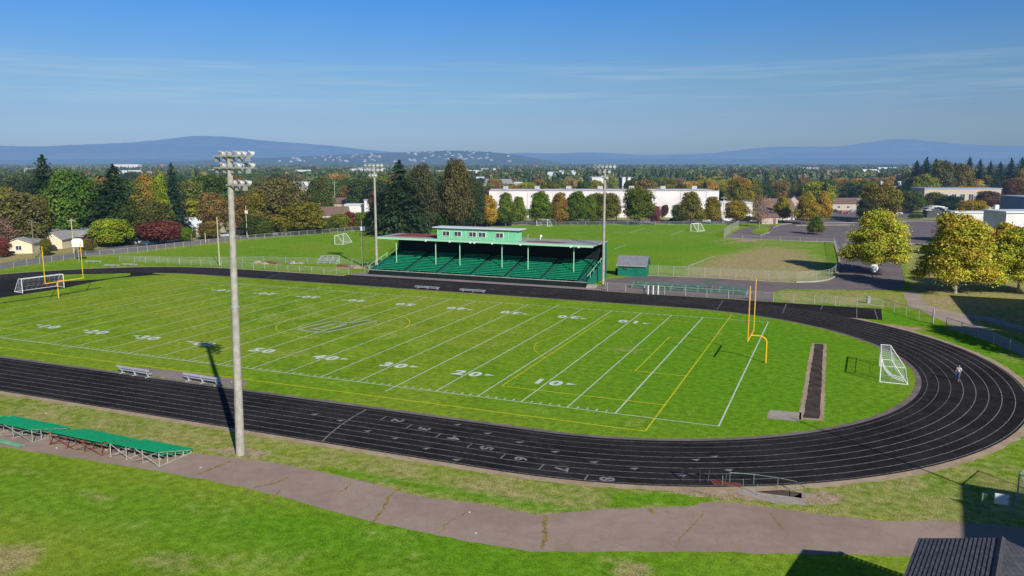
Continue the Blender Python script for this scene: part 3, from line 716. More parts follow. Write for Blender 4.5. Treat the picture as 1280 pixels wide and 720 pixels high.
def broad(seed, n, shape='round', leaf=.030, lobes=16, openness=1.0):
    rng = np.random.default_rng(seed)
    L = []
    z0 = {'round': .13, 'spread': .16, 'oval': .12, 'column': .08, 'tall': .10}[shape]
    for i in range(lobes):
        u = (i+.5)/lobes; z = z0+.08+(1-z0-.17)*u
        t = (z-z0)/(1-z0)
        prof = {'round': math.sin(PI*min(1, t*.86+.09))**.65, 'spread': (1-t**2.2)**.6*min(1, .55+t*1.4), 'oval': min(1, .55+t*2.6)*(1-t)**.55*1.12, 'column': (1-t)**.45*.95+.03, 'tall': math.sin(PI*(t*.80+.16))**.7*(1.1-.35*t)}[shape]
        R_ = .40*prof; a = i*2.399+rng.uniform(-.4, .4); rad = R_*(rng.uniform(.45, .85) if lobes < 40 else rng.uniform(.35, 1.05))
        lr = (rng.uniform(.13, .21) if lobes < 40 else rng.uniform(.085, .16))*(.65+.5*prof)
        L.append((rad*math.cos(a), rad*math.sin(a), z, lr, lr*rng.uniform(.7, 1.0)*(.8 if shape != 'column' else 1.1)))
    L.append((0, 0, z0+(1-z0)*.45, .24, .28)); 
    if shape != 'spread': L.append((rng.uniform(-.05, .05), rng.uniform(-.05, .05), .88, .11, .11))
    w = np.array([l[3]**2 for l in L]); w /= w.sum()
    idx = rng.choice(len(L), n, p=w); LA = np.array(L)[idx]
    d = rng.normal(size=(n, 3)); d /= np.linalg.norm(d, axis=1)[:, None]; d[:, 2] = np.where((d[:, 2] < -.3) & (rng.random(n) < .5), -d[:, 2], d[:, 2])
    rr = 1.04-np.abs(rng.normal(0, .20 if lobes < 40 else .30, n))*openness; rr += (rng.random(n) < (.14 if lobes < 40 else .30))*rng.uniform(0, .34 if lobes < 40 else .55, n)
    C = LA[:, :3]+d*LA[:, 3:4]*rr[:, None]*np.stack([np.ones(n), np.ones(n), LA[:, 4]/LA[:, 3]], 1)
    lobv = rng.uniform(-.10, .10, len(L))[idx]
    nr = d+rng.normal(0, .55, (n, 3)); nr /= np.linalg.norm(nr, axis=1)[:, None]
    q = rng.normal(size=(n, 3)); U = np.cross(nr, q); U /= np.linalg.norm(U, axis=1)[:, None]; V = np.cross(nr, U)
    s = leaf*rng.uniform(.55, 1.35, n)[:, None]
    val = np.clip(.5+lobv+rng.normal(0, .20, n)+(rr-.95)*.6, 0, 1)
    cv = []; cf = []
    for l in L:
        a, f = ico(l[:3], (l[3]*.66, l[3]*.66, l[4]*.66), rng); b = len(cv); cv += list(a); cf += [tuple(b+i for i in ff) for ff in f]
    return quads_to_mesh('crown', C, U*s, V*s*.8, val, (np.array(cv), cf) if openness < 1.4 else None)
def conifer(seed, tiers=22, leaf=.05, wide=1.0, ragged=.25):
    rng = np.random.default_rng(seed); C = []; U = []; V = []; val = []
    for k in range(tiers):
        t = k/(tiers-1); z = .07+.90*t; Rk = .48*wide*((1-t)**.62)+.022
        nb = int(12+12*(1-t))
        tv = rng.uniform(-.1, .1)
        for b in range(nb):
            a = rng.uniform(0, 2*PI); Lb = Rk*rng.uniform(1-ragged*1.6, 1+ragged*.5); dv = rng.uniform(-.12, .12)
            m = max(3, int(7*(1-t)+2))
            for j in range(m):
                r = Lb*(.25+.75*(j+rng.random()*.6)/m); zz = z-.10*r*rng.uniform(.4, 1.2)+.02*rng.normal()-.06*(r/.46)
                for s in range(4):
                    aa = a+rng.normal(0, .13)
                    c = (r*math.cos(aa), r*math.sin(aa), min(zz+rng.normal(0, .006), .995)); C.append(c)
                    o = np.array((math.cos(aa), math.sin(aa), -.35+rng.normal(0, .2))); o /= np.linalg.norm(o)
                    sd = np.cross(o, (0, 0, 1)); sd = sd/np.linalg.norm(sd)+rng.normal(0, .3, 3)
                    ll = leaf*rng.uniform(.6, 1.2)*(1.05-.55*t)
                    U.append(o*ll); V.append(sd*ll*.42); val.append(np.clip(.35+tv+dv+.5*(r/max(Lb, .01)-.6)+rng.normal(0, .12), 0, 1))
    for j in range(14):
        C.append((rng.normal(0, .004), rng.normal(0, .004), .94+.004*j)); U.append(np.array((.006, 0, .016))); V.append(np.array((0, .008, .004))); val.append(.4)
    cv = []; cf = []; n = 9
    for z, r in ((.10, .20*wide), (.35, .15*wide), (.62, .08*wide), (.82, .01)):
        for i in range(n): rr = r*rng.uniform(.8, 1.1); cv.append((rr*math.cos(i*2*PI/n), rr*math.sin(i*2*PI/n), z+rng.uniform(-.01, .01)))
    for k in range(3):
        for i in range(n): cf.append((k*n+i, k*n+(i+1) % n, (k+1)*n+(i+1) % n, (k+1)*n+i))
    return quads_to_mesh('crown', np.array(C), np.array(U), np.array(V), np.array(val), (np.array(cv), cf))
def trunk_mesh(seed, mat, r=.022, top=.62, limbs=5, z0=0.25):
    rng = random.Random(seed); mb = MB(); p = Vector((0, 0, -.01)); rr = r
    for k in range(5):
        q = Vector((rng.uniform(-.012, .012), rng.uniform(-.012, .012), top*(k+1)/5)); mb.tube(p, q, rr, rr*.8, 8); p = q; rr *= .8
    for k in range(limbs):
        a = rng.uniform(0, 2*PI)+k*2.4; z = z0+(top-z0)*k/limbs; L = rng.uniform(.16, .27)
        e = Vector((L*math.cos(a), L*math.sin(a), z+L*rng.uniform(.5, 1.0))); mb.tube((0, 0, z), e, r*.5, r*.15, 5)
        e2 = e+Vector((rng.uniform(-.08, .08), rng.uniform(-.08, .08), .08)); mb.tube(Vector((0, 0, z)).lerp(e, .6), e2, r*.25, r*.1, 4)
    o = mb.build('trunk', mat); me = o.data; bpy.data.objects.remove(o); return me
CR = {
 'near': [broad(11, 42000, 'oval', .0095, 44), broad(12, 42000, 'oval', .0095, 48)],
 'round': [broad(21, 11000, 'round', .0165, 26), broad(22, 11000, 'round', .0165, 28), broad(23, 11000, 'round', .0165, 24)],
 'spread': [broad(31, 11000, 'spread', .016, 30), broad(32, 11000, 'spread', .016, 32)],
 'oval': [broad(41, 10000, 'oval', .0165, 26), broad(42, 10000, 'oval', .0165, 28)],
 'column': [broad(51, 9000, 'column', .0165, 24)],
 'tall': [broad(61, 13000, 'tall', .0145, 36), broad(62, 13000, 'tall', .0145, 34)],
 'sparse': [broad(71, 1500, 'round', .016, 14, 1.9)],
 'conifer': [conifer(81, 26, .032, 1.0, .3), conifer(82, 28, .032, 1.0, .35), conifer(83, 24, .034, 1.1, .4)],
 'fir': [conifer(91, 30, .03, .95, .35), conifer(92, 30, .03, .9, .4)],
}
TR = {k: [trunk_mesh(5, 'bark', .022, .6, 6)] for k in CR}
TR['near'] = [trunk_mesh(6, 'barkpale', .020, .6, 9)]; TR['sparse'] = [trunk_mesh(8, 'barkpale', .02, .8, 16, .2)]
TR['conifer'] = [trunk_mesh(9, 'bark', .018, .93, 0)]; TR['fir'] = TR['conifer']
tcount = 0
def tree(p, h, w, kind, color, autumn, label, cat='tree', group=None, name=None, parts=True):
    """h height, w crown diameter"""
    global tcount; tcount += 1
    cm = CR[kind][tcount % len(CR[kind])]
    name = name or {'conifer': 'conifer', 'fir': 'fir_tree', 'column': 'columnar_tree'}.get(kind, 'broadleaf_tree')
    k = w/ .76
    t = thing(name, p, label, cat, group, rz=random.uniform(0, 6.28), scale=(k, k, h))
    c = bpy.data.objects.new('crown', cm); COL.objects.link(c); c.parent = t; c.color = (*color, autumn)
    if parts:
        r = bpy.data.objects.new('trunk', TR[kind][0]); COL.objects.link(r); r.parent = t
    return t
G_DK = (0.030, 0.062, 0.024); G_FIR = (0.030, 0.060, 0.032); G_MID = (0.070, 0.115, 0.022); G_BR = (0.11, 0.170, 0.02); G_OL = (0.125, 0.135, 0.028)
G_YG = (0.20, 0.215, 0.020); G_YL = (0.30, 0.25, 0.022); G_OR = (0.29, 0.19, 0.040); G_RD = (0.16, 0.055, 0.038); G_BN = (0.155, 0.115, 0.038); G_RB = (0.105, 0.060, 0.032)
def ptree(px, yb, yt, wpx, kind, col, aut, label, **kw):
    p = at(px, yb); D = depth(p); s = D/FPX
    h = CP.z - (yt-204)*s if False else zat(yt, D)
    return tree(p, max(h, 1.5), max(wpx*s, 1), kind, col, aut, label, **kw)
# foreground right
ptree(1097, 342, 261, 70, 'near', (0.31, 0.31, 0.035), .22, 'round yellow green tree beside the drive with an orange tinged top', cat='tree')
ptree(1194, 367, 266, 88, 'near', (0.34, 0.31, 0.038), .30, 'largest yellow and orange tree standing on the brown lawn with pale trunk', cat='tree')
ptree(1272, 366, 283, 74, 'near', (0.31, 0.32, 0.035), .12, 'yellow green tree cut by the right edge of the picture', cat='tree')
ptree(1252, 343, 277, 44, 'oval', (0.33, 0.28, 0.028), .42, 'smaller tree with orange tip between the largest tree and the edge tree', cat='tree')
ptree(1020, 293, 270, 20, 'oval', (0.10, 0.14, 0.02), .12, 'small green street tree with three stakes in the car park island', cat='tree')
# off to the right of the view: their shade reaches the lawn
tree(Vector((152, 36, 0)), 15, 14, 'near', G_YG, .3, 'broad tree outside the right edge that shades the lawn by the walkway', 'tree')
tree(Vector((178, 96, 0)), 15, 14, 'near', G_YG, .3, 'second broad tree outside the right edge behind the shaded lawn', 'tree')
tree(Vector((165, 22, 0)), 14, 12, 'near', G_YG, .3, 'broad tree outside the right edge nearest the track bend', 'tree')
# left neighbourhood
LT = [
 (62, 302, 193, 72, 'conifer', G_DK, 0, 'tallest dark conifer at the left, rising above the blue mountains'),
 (92, 303, 214, 64, 'tall', (0.075, 0.13, 0.02), .05, 'big fresh green tree between the two leftmost conifers'),
 (148, 303, 205, 80, 'conifer', G_DK, 0, 'second tall dark conifer, right of the big fresh green tree'),
 (187, 302, 219, 34, 'tall', (0.125, 0.115, 0.025), .45, 'tall tree with rust brown top left of the slim fir'),
 (203, 302, 219, 26, 'column', (0.17, 0.21, 0.02), .05, 'upright yellow green poplar touching the slim fir'),
 (220, 298, 203, 42, 'fir', G_FIR, 0, 'slim dark fir in the left group of trees'),
 (30, 313, 240, 58, 'round', (0.12, 0.115, 0.034), .12, 'brownish round tree behind the cream building at far left'),
 (0, 308, 232, 40, 'round', G_OL, .3, 'olive brown tree at the left edge of the picture'),
 (48, 308, 243, 30, 'round', (0.15, 0.16, 0.02), .3, 'yellowish tree in front of the tallest conifer'),
 (8, 316, 268, 32, 'round', (0.17, 0.11, 0.075), .1, 'pinkish grey tree at the left edge above the dark car'),
 (2, 322, 296, 20, 'round', G_RD, 0, 'small crimson tree at the left edge beside the cream building'),
 (62, 301, 258, 46, 'round', (0.04, 0.07, 0.02), 0, 'dark green tree behind the grey roofed carport house'),
 (104, 299, 254, 52, 'round', (0.05, 0.09, 0.018), .02, 'green tree behind the pale grey roof at left'),
 (132, 301, 268, 30, 'round', (0.06, 0.10, 0.018), .1, 'mid green tree behind the dark gabled roof'),
 (160, 304, 252, 48, 'spread', (0.06, 0.085, 0.016), .08, 'low dark green spreading tree below the second conifer'),
 (194, 304, 250, 44, 'spread', (0.085, 0.09, 0.025), .15, 'grey green tree with bare limbs behind the red maple'),
 (139, 309, 273, 42, 'round', (0.21, 0.26, 0.018), .02, 'bright yellow green rounded tree beside the street at left'),
 (200, 305, 273, 50, 'spread', G_RD, 0, 'spreading red maple beside the street'),
 (178, 303, 278, 20, 'round', G_RB, 0, 'dark purple tree left of the red maple'),
 (231, 303, 284, 18, 'round', (0.10, 0.17, 0.015), 0, 'small green tree right of the red maple, below the white roof'),
 (248, 291, 248, 54, 'spread', (0.19, 0.19, 0.018), .28, 'broad yellow green tree behind the white roofed house'),
 (262, 299, 277, 26, 'round', (0.13, 0.12, 0.025), .45, 'small russet tree right of the white roofed house'),
 (268, 294, 240, 30, 'round', G_BN, .35, 'orange brown tree just left of the nearest floodlight pole'),
 (300, 294, 244, 34, 'round', (0.15, 0.10, 0.035), .2, 'brown red tree just right of the nearest floodlight pole'),
 (325, 294, 240, 32, 'round', (0.15, 0.14, 0.02), .3, 'yellowish tree between the near pole and the brown tree'),
 (318, 296, 270, 26, 'round', (0.06, 0.085, 0.02), 0, 'dark bush below the yellowish tree beside the grey roof'),
 (352, 292, 221, 62, 'tall', (0.12, 0.105, 0.038), .10, 'large bronze brown tree left of the small white goal'),
 (330, 296, 276, 24, 'round', (0.08, 0.11, 0.02), 0, 'green shrubby tree next to the leaning pole'),
 (374, 293, 250, 58, 'spread', (0.17, 0.155, 0.02), .2, 'broad yellow green tree with a flat top above the left field'),
 (356, 294, 268, 26, 'round', (0.12, 0.11, 0.02), .25, 'low olive tree below the flat topped tree'),
 (405, 291, 272, 24, 'round', (0.09, 0.12, 0.02), .1, 'dark green tree behind the small white goal'),
 (425, 289, 267, 24, 'round', (0.16, 0.18, 0.02), .2, 'yellow green tree behind the crossbar of the small goal'),
 (437, 288, 264, 14, 'round', (0.16, 0.05, 0.03), .1, 'small dark red tree in front of the white flats'),
 (453, 287, 265, 26, 'round', (0.11, 0.17, 0.015), .1, 'bright green tree behind the slim pole with the box'),
 (473, 288, 238, 22, 'round', G_RB, 0, 'dark maroon tree beside the second floodlight pole'),
 (400, 280, 222, 36, 'tall', (0.075, 0.095, 0.025), .05, 'grey green tree behind the bronze brown tree'),
 (455, 270, 222, 40, 'round', (0.06, 0.09, 0.028), .05, 'soft green tree above the white flats'),
 (435, 262, 232, 22, 'round', (0.08, 0.07, 0.03), .5, 'small rusty tree between pale buildings'),
 (501, 293, 200, 72, 'conifer', (0.035, 0.062, 0.024), 0, 'big dark green conifer right of the second floodlight pole'),
 (528, 291, 206, 34, 'tall', (0.07, 0.07, 0.03), .05, 'tall olive tree against the right side of the big conifer'),
 (484, 291, 240, 30, 'round', (0.035, 0.055, 0.022), 0, 'dark rounded tree at the foot of the big conifer'),
 (539, 286, 246, 28, 'round', (0.33, 0.19, 0.03), .45, 'orange tree above the left end of the press box'),
 (552, 284, 232, 26, 'column', (0.14, 0.19, 0.02), .05, 'fresh green pointed tree right of the orange tree'),
 (558, 287, 258, 22, 'round', (0.10, 0.16, 0.02), .1, 'low green tree between orange tree and dark conifers'),
 (571, 288, 198, 36, 'tall', (0.085, 0.075, 0.026), .10, 'tallest tree above the press box with a brown crown'),
 (577, 288, 222, 24, 'fir', (0.02, 0.042, 0.022), 0, 'dark fir standing before the tallest brown crowned tree'),
 (594, 286, 222, 24, 'tall', (0.05, 0.07, 0.028), .12, 'grey green tree right of the dark fir'),
 (609, 284, 243, 26, 'oval', (0.29, 0.19, 0.022), .30, 'yellow and orange tree above the right half of the press box'),
 (632, 283, 240, 24, 'oval', (0.095, 0.13, 0.018), .05, 'green tree in front of the left end of the white warehouse'),
 (676, 281, 238, 30, 'oval', (0.10, 0.15, 0.014), .05, 'rounded green tree before the warehouse, left of the golden brown one'),
 (699, 281, 240, 24, 'oval', (0.20, 0.13, 0.025), .2, 'golden brown tree before the warehouse'),
 (722, 281, 238, 26, 'oval', (0.085, 0.13, 0.014), .03, 'green tree right of the golden brown tree before the warehouse'),
 (738, 281, 242, 20, 'oval', (0.10, 0.14, 0.018), .08, 'narrow green tree left of the third floodlight pole'),
 (758, 281, 240, 28, 'round', (0.13, 0.13, 0.02), .18, 'olive tree behind the third floodlight pole'),
 (799, 281, 235, 38, 'round', (0.095, 0.115, 0.016), .12, 'largest rounded tree in front of the white warehouse'),
 (818, 281, 257, 14, 'round', (0.20, 0.06, 0.06), 0, 'small wine red tree right of the largest warehouse tree'),
 (863, 280, 239, 32, 'oval', (0.15, 0.135, 0.022), .22, 'yellow brown tree before the right part of the warehouse'),
 (890, 280, 245, 22, 'oval', (0.20, 0.16, 0.022), .12, 'yellow tree at the right corner of the warehouse'),
 (919, 279, 250, 26, 'round', (0.25, 0.19, 0.02), .1, 'yellow round tree before a white house'),
 (949, 284, 242, 26, 'sparse', (0.30, 0.17, 0.10), .2, 'half bare pinkish tree on the car park island'),
 (978, 277, 245, 22, 'oval', (0.24, 0.19, 0.02), .1, 'golden tree between the white houses on the right'),
 (1008, 280, 241, 28, 'oval', (0.27, 0.20, 0.022), .12, 'pair of golden trees beside the drive, the left and wider one'),
 (1028, 277, 238, 20, 'oval', (0.30, 0.20, 0.02), .10, 'pair of golden trees beside the drive, the right and slimmer one'),
 (925, 266, 222, 30, 'round', (0.17, 0.17, 0.02), .5, 'orange and green tree right above the end of the warehouse'),
 (1099, 276, 229, 42, 'round', (0.17, 0.14, 0.018), .22, 'dark gold tree behind the left of the two big yellow trees'),
 (1083, 278, 246, 22, 'round', (0.06, 0.065, 0.02), .1, 'dark tree at the foot of the dark gold tree'),
 (1140, 267, 239, 26, 'round', (0.07, 0.10, 0.02), .15, 'green tree in front of the long low school building, left one'),
 (1167, 267, 240, 24, 'round', (0.10, 0.10, 0.02), .25, 'green tree in front of the long low school building, right one'),
 (1187, 268, 244, 26, 'round', (0.03, 0.055, 0.025), 0, 'dark evergreen beside the white archway'),
 (1209, 258, 233, 34, 'round', (0.30, 0.11, 0.03), .4, 'orange red tree above the white chimney stack'),
 (1214, 274, 250, 30, 'round', (0.30, 0.21, 0.02), .25, 'yellow orange tree just behind the white chimney stack'),
 (1234, 264, 238, 28, 'round', G_RB, 0, 'maroon tree at the corner of the blue grey building'),
 (648, 281, 245, 20, 'oval', (0.12, 0.15, 0.02), .1, 'small green tree between the two leftmost warehouse trees'),
 (712, 280, 246, 18, 'oval', (0.16, 0.16, 0.022), .2, 'small yellowish tree tucked behind the golden brown one'),
 (745, 280, 240, 18, 'round', (0.12, 0.13, 0.02), .12, 'small olive tree touching the left side of the third floodlight pole'),
 (848, 280, 256, 16, 'round', (0.08, 0.10, 0.02), .05, 'low dark green tree at the left foot of the yellow brown one'),
 (657, 270, 247, 10, 'round', (0.05, 0.02, 0.03), 0, 'tiny dark purple tree against the warehouse wall'),
 (773, 272, 248, 8, 'sparse', (0.10, 0.04, 0.03), 0, 'tiny sparse dark tree against the warehouse wall'),
 (831, 272, 256, 8, 'round', (0.09, 0.04, 0.04), 0, 'tiny dark shrub against the warehouse wall'),
 (58, 320, 298, 12, 'round', (0.10, 0.11, 0.02), .35, 'small shrub by the first street pole on the brown lot'),
 (110, 316, 298, 18, 'round', (0.14, 0.12, 0.035), .2, 'small tan bush right of the white backboard'),
]
for (px, yb, yt, w, kind, col, aut, lab) in LT:
    ptree(px, yb, yt, w, kind, col, aut, lab)
# conifer belt at the right
xs = [(1134, 200), (1146, 196), (1157, 198), (1169, 200), (1181, 203), (1198, 195), (1211, 199), (1224, 201), (1236, 202), (1249, 197), (1262, 196), (1275, 204), (1289, 200), (1190, 206), (1140, 208)]
for i, (px, yt) in enumerate(xs):
    D = 430+25*(i % 3); p = atd(px, D); z = zat(yt, D)
    tree(p, z, 15*D/FPX*random.uniform(1.7, 2.3), 'fir', (0.018, 0.036, 0.024), 0, 'dark fir in the evergreen belt behind the long low school building', group='firs behind the school building')
for px, yt, w, col, a in ((1168, 201, 26, (0.10, 0.10, 0.03), .1), (1190, 204, 24, (0.13, 0.11, 0.03), .1), (1270, 208, 22, (0.24, 0.18, 0.02), .2), (1257, 222, 30, (0.13, 0.07, 0.03), .4)):
    D = 425; tree(atd(px, D), zat(yt, D), w*D/FPX, 'round', col, a, {1168: 'pale olive tree among the dark firs, left one', 1190: 'yellow olive tree among the dark firs, right one', 1270: 'yellow tree at the right end of the fir belt', 1257: 'rusty tree above the blue grey building'}[px])
# mid distance: individual trees of the wooded town
palette = [(G_DK, 0, 'conifer', 1), (G_FIR, 0, 'fir', 1), (G_MID, .05, 'round', 2), (G_OL, .15, 'round', 3), ((0.06, 0.08, 0.025), .05, 'tall', 2), (G_YG, .2, 'round', 4), (G_BN, .35, 'round', 5), (G_OR, .3, 'round', 5), (G_RB, .1, 'round', 6), ((0.045, 0.07, 0.03), 0, 'spread', 2)]
labs = {1: 'dark evergreen standing in the wooded town beyond the fields', 2: 'green broadleaf tree in the wooded town beyond the fields', 3: 'olive tree in the wooded town beyond the fields', 4: 'yellow green tree in the wooded town beyond the fields', 5: 'orange brown autumn tree in the wooded town beyond the fields', 6: 'dark red tree in the wooded town beyond the fields'}
rr = random.Random(5)
def blocked(px, D):
    if 605 < px < 905 and D < 366: return True
    if 904 < px < 1040 and D < 345: return True
    if 1120 < px < 1240 and D < 420: return True
    if 395 < px < 470 and D < 420: return True
    if 1030 < px < 1130 and D < 400: return True
    return px > 1235 and D < 420
for i in range(330):
    if i < 210: px = rr.uniform(470, 1360); D = 372+330*rr.random()**1.5
    else: px = rr.uniform(-70, 480); D = 300+520*rr.random()**1.5
    for _ in range(5):
        if blocked(px, D): D += rr.uniform(12, 40)
    right = px > 560
    wts = [2, 1.5, 3, 2, 3, .7, .8, .25, .4, 3] if not right else [1.2, 1, 2, 2.6, 1, 2.2, 2.4, 1.3, .9, 1]
    col, aut, kind, li = rr.choices(palette, wts)[0]
    # crown tops follow the ceiling seen in the picture
    ceil = (212 if px < 560 else 219) + (9*rr.random()) + (0 if D > 500 else 4)
    if px > 1130: ceil = 210+10*rr.random()
    h = min(zat(ceil, D), rr.uniform(12, 22) if kind not in ('conifer', 'fir') else rr.uniform(16, 27))
    h = max(h, 8)
    w = h*(rr.uniform(.65, .95) if kind not in ('conifer', 'fir') else rr.uniform(.45, .6))
    jit = rr.uniform(.75, 1.25); col = tuple(c*jit for c in col)
    tree(atd(px, D), h, w, kind, col, aut, labs[li], group='trees of the wooded town, %s' % labs[li].split(' in ')[0].split(' standing')[0], parts=D < 480)

# far wood: one mass
def far_wood():
    rng = np.random.default_rng(3); NT = 20000
    u = rng.random(NT); D = 620*(13.0**u) ; px = rng.uniform(-150, 1430, NT)
    p = np.array([CP.x, CP.y, 0])+np.outer(D, np.array(FH))+np.outer(D*(px-640)/FPX/math.cos(PITCH), np.array(RH))
    Q = np.where(D < 1100, 90, np.where(D < 2000, 36, 10)); n = int(Q.sum())
    con = rng.random(NT) < .33
    h = np.where(con, rng.uniform(11, 19, NT), rng.uniform(9, 16, NT)); w = np.where(con, h*.36, h*.9)*(1+.6*(D > 2000))
    cols = np.array([(0.035, 0.06, 0.026), (0.065, 0.10, 0.03), (0.10, 0.125, 0.04), (0.17, 0.165, 0.04), (0.20, 0.125, 0.045), (0.075, 0.09, 0.04)])
    ci = np.where(con, rng.choice([0, 1, 5], NT), rng.choice([1, 2, 3, 4, 5], NT, p=[.3, .3, .15, .1, .15])); cc = cols[ci]*rng.uniform(.7, 1.3, (NT, 1))
    P = np.repeat(p, Q, 0); H = np.repeat(h, Q); Wd = np.repeat(w, Q); cn = np.repeat(con, Q); col = np.repeat(cc, Q, 0)*rng.uniform(.55, 1.4, (n, 1))
    start = np.repeat(np.cumsum(Q)-Q, Q); t = (np.arange(n)-start+.5)/np.repeat(Q, Q); z = .12+.86*t; fs_ = np.repeat(np.sqrt(11.0/Q), Q)
    prof = np.where(cn, (1-z)**.8+.05, np.sin(PI*np.clip(z*.85+.08, 0, 1))**.6); a = rng.uniform(0, 2*PI, n); r = prof*Wd*.5*rng.uniform(.3, .8, n)
    C = P+np.stack([r*np.cos(a), r*np.sin(a), z*H], 1)
    s = (np.where(cn, prof*Wd*.34+.5, prof*Wd*.34))
    nr = np.stack([np.cos(a), np.sin(a), rng.uniform(-.1, 1.0, n)], 1)+rng.normal(0, .3, (n, 3)); nr /= np.linalg.norm(nr, axis=1)[:, None]
    U = np.cross(nr, rng.normal(size=(n, 3))); U /= np.linalg.norm(U, axis=1)[:, None]; V = np.cross(nr, U)
    s = s*fs_*1.15; U *= s[:, None]; V *= s[:, None]
    VV = np.stack([C-U-V*.5, C+U*.6-V, C+U+V*.5, C-U*.6+V], 1).reshape(-1, 3)
    me = bpy.data.meshes.new('far_wood'); me.vertices.add(4*n); me.vertices.foreach_set('co', VV.astype(np.float32).ravel())
    me.loops.add(4*n); me.loops.foreach_set('vertex_index', np.arange(4*n, dtype=np.int32)); me.polygons.add(n)
    me.polygons.foreach_set('loop_start', np.arange(0, 4*n, 4, dtype=np.int32)); me.polygons.foreach_set('loop_total', np.full(n, 4, np.int32))
    ca = me.color_attributes.new('tint', 'FLOAT_COLOR', 'POINT'); c4 = np.ones((4*n, 4), np.float32); c4[:, :3] = np.repeat(col, 4, 0); ca.data.foreach_set('color', c4.ravel())
    me.update(); me.validate(); me.materials.append(M['wood'])
    o = bpy.data.objects.new('far_wood', me); COL.objects.link(o)
    tag(o, 'far off woods filling the plain between the town and the hills', 'woodland', kind='stuff')
far_wood()

# ------------------------------------------------------------------ hills
def ridge(name, prof, D, back, mat, seed, rough=1.0, front=.75, extend=True):
    rng = np.random.default_rng(seed); xs = np.array([p[0] for p in prof], float); ys = np.array([p[1] for p in prof], float)
    px = np.arange(xs[0], xs[-1]+.01, 4.0); py = np.interp(px, xs, ys)
    # smooth the outline, then roughen it
    k = np.ones(9)/9; py = np.convolve(np.pad(py, 4, 'edge'), k, 'valid')
    nn = np.convolve(np.pad(rng.normal(0, 1, len(px)), 3, 'edge'), np.ones(7)/7, 'valid')*1.3+rng.normal(0, .35, len(px))
    zt = np.array([max(zat(y, D), 2) for y in py+nn*rough*.55*0+rng.normal(0, .25, len(px))*rough])
    rows = 9; vs = []
    for r in range(rows):
        t = r/(rows-1)                     # 0 foot, .75 crest, 1 behind
        for i, x in enumerate(px):
            if t <= .75: q = t/.75; DD = D*(front+(1-front)*q); z = zt[i]*(q**1.5)*(1+.10*math.sin(i*.21+q*4+seed)*(1-q))
            else: q = (t-.75)/.25; DD = D*(1+back*q); z = zt[i]*(1-q)
            p = atd(x, DD); vs.append((p.x, p.y, z-(2 if t in (0, 1) else 0)))
    m = len(px); fs = [(r*m+i, r*m+i+1, (r+1)*m+i+1, (r+1)*m+i) for r in range(rows-1) for i in range(m-1)]
    me = bpy.data.meshes.new(name); me.from_pydata(vs, [], fs); me.update(); me.materials.append(M[mat]); me.shade_smooth()
    o = bpy.data.objects.new(name, me); COL.objects.link(o); return struct(o)
ridge('mountain', [(-300, 184), (0, 182), (70, 183), (110, 181), (180, 178), (220, 174), (255, 169.5), (300, 171), (330, 175), (370, 178), (420, 182), (470, 188), (520, 192), (600, 204)], 30000, .2, 'mount', 1, .5, .8)
ridge('mountain', [(560, 203), (640, 191), (700, 192), (735, 190), (800, 194), (880, 192), (930, 186), (960, 183), (1040, 183.5), (1070, 178), (1115, 172.5), (1150, 177), (1200, 181), (1280, 183), (1600, 186)], 32000, .2, 'mount', 2, .5, .8)
ridge('mountain', [(-300, 187), (0, 186), (90, 184), (150, 181.5), (205, 180), (250, 183), (330, 185), (400, 188), (480, 192), (560, 200)], 23000, .2, 'ridgedark', 12, 2.2, .8)
ridge('mountain', [(640, 199), (700, 194), (730, 192.5), (760, 196), (860, 197), (1000, 191), (1100, 190), (1180, 186), (1230, 184), (1290, 186), (1600, 190)], 23000, .2, 'ridgedark', 13, 2.2, .8)
ridge('hills', [(-300, 193), (0, 191), (200, 192), (330, 193), (600, 197), (760, 196), (900, 197), (1100, 194), (1200, 190), (1280, 191), (1600, 194)], 15000, .2, 'mount', 3, .7, .8)
ridge('hills', [(180, 204), (300, 199), (330, 197.5), (380, 196), (440, 193), (500, 190.5), (540, 189), (580, 188), (620, 190.5), (660, 196), (700, 203.6)], 5200, .15, 'hill', 4, .8, .72)
ridge('hills', [(-300, 200), (0, 199.5), (150, 199), (400, 199.5), (640, 199), (820, 198.5), (1000, 198), (1150, 197), (1280, 197), (1600, 197)], 9800, .15, 'lowhill', 6, .9, .75)

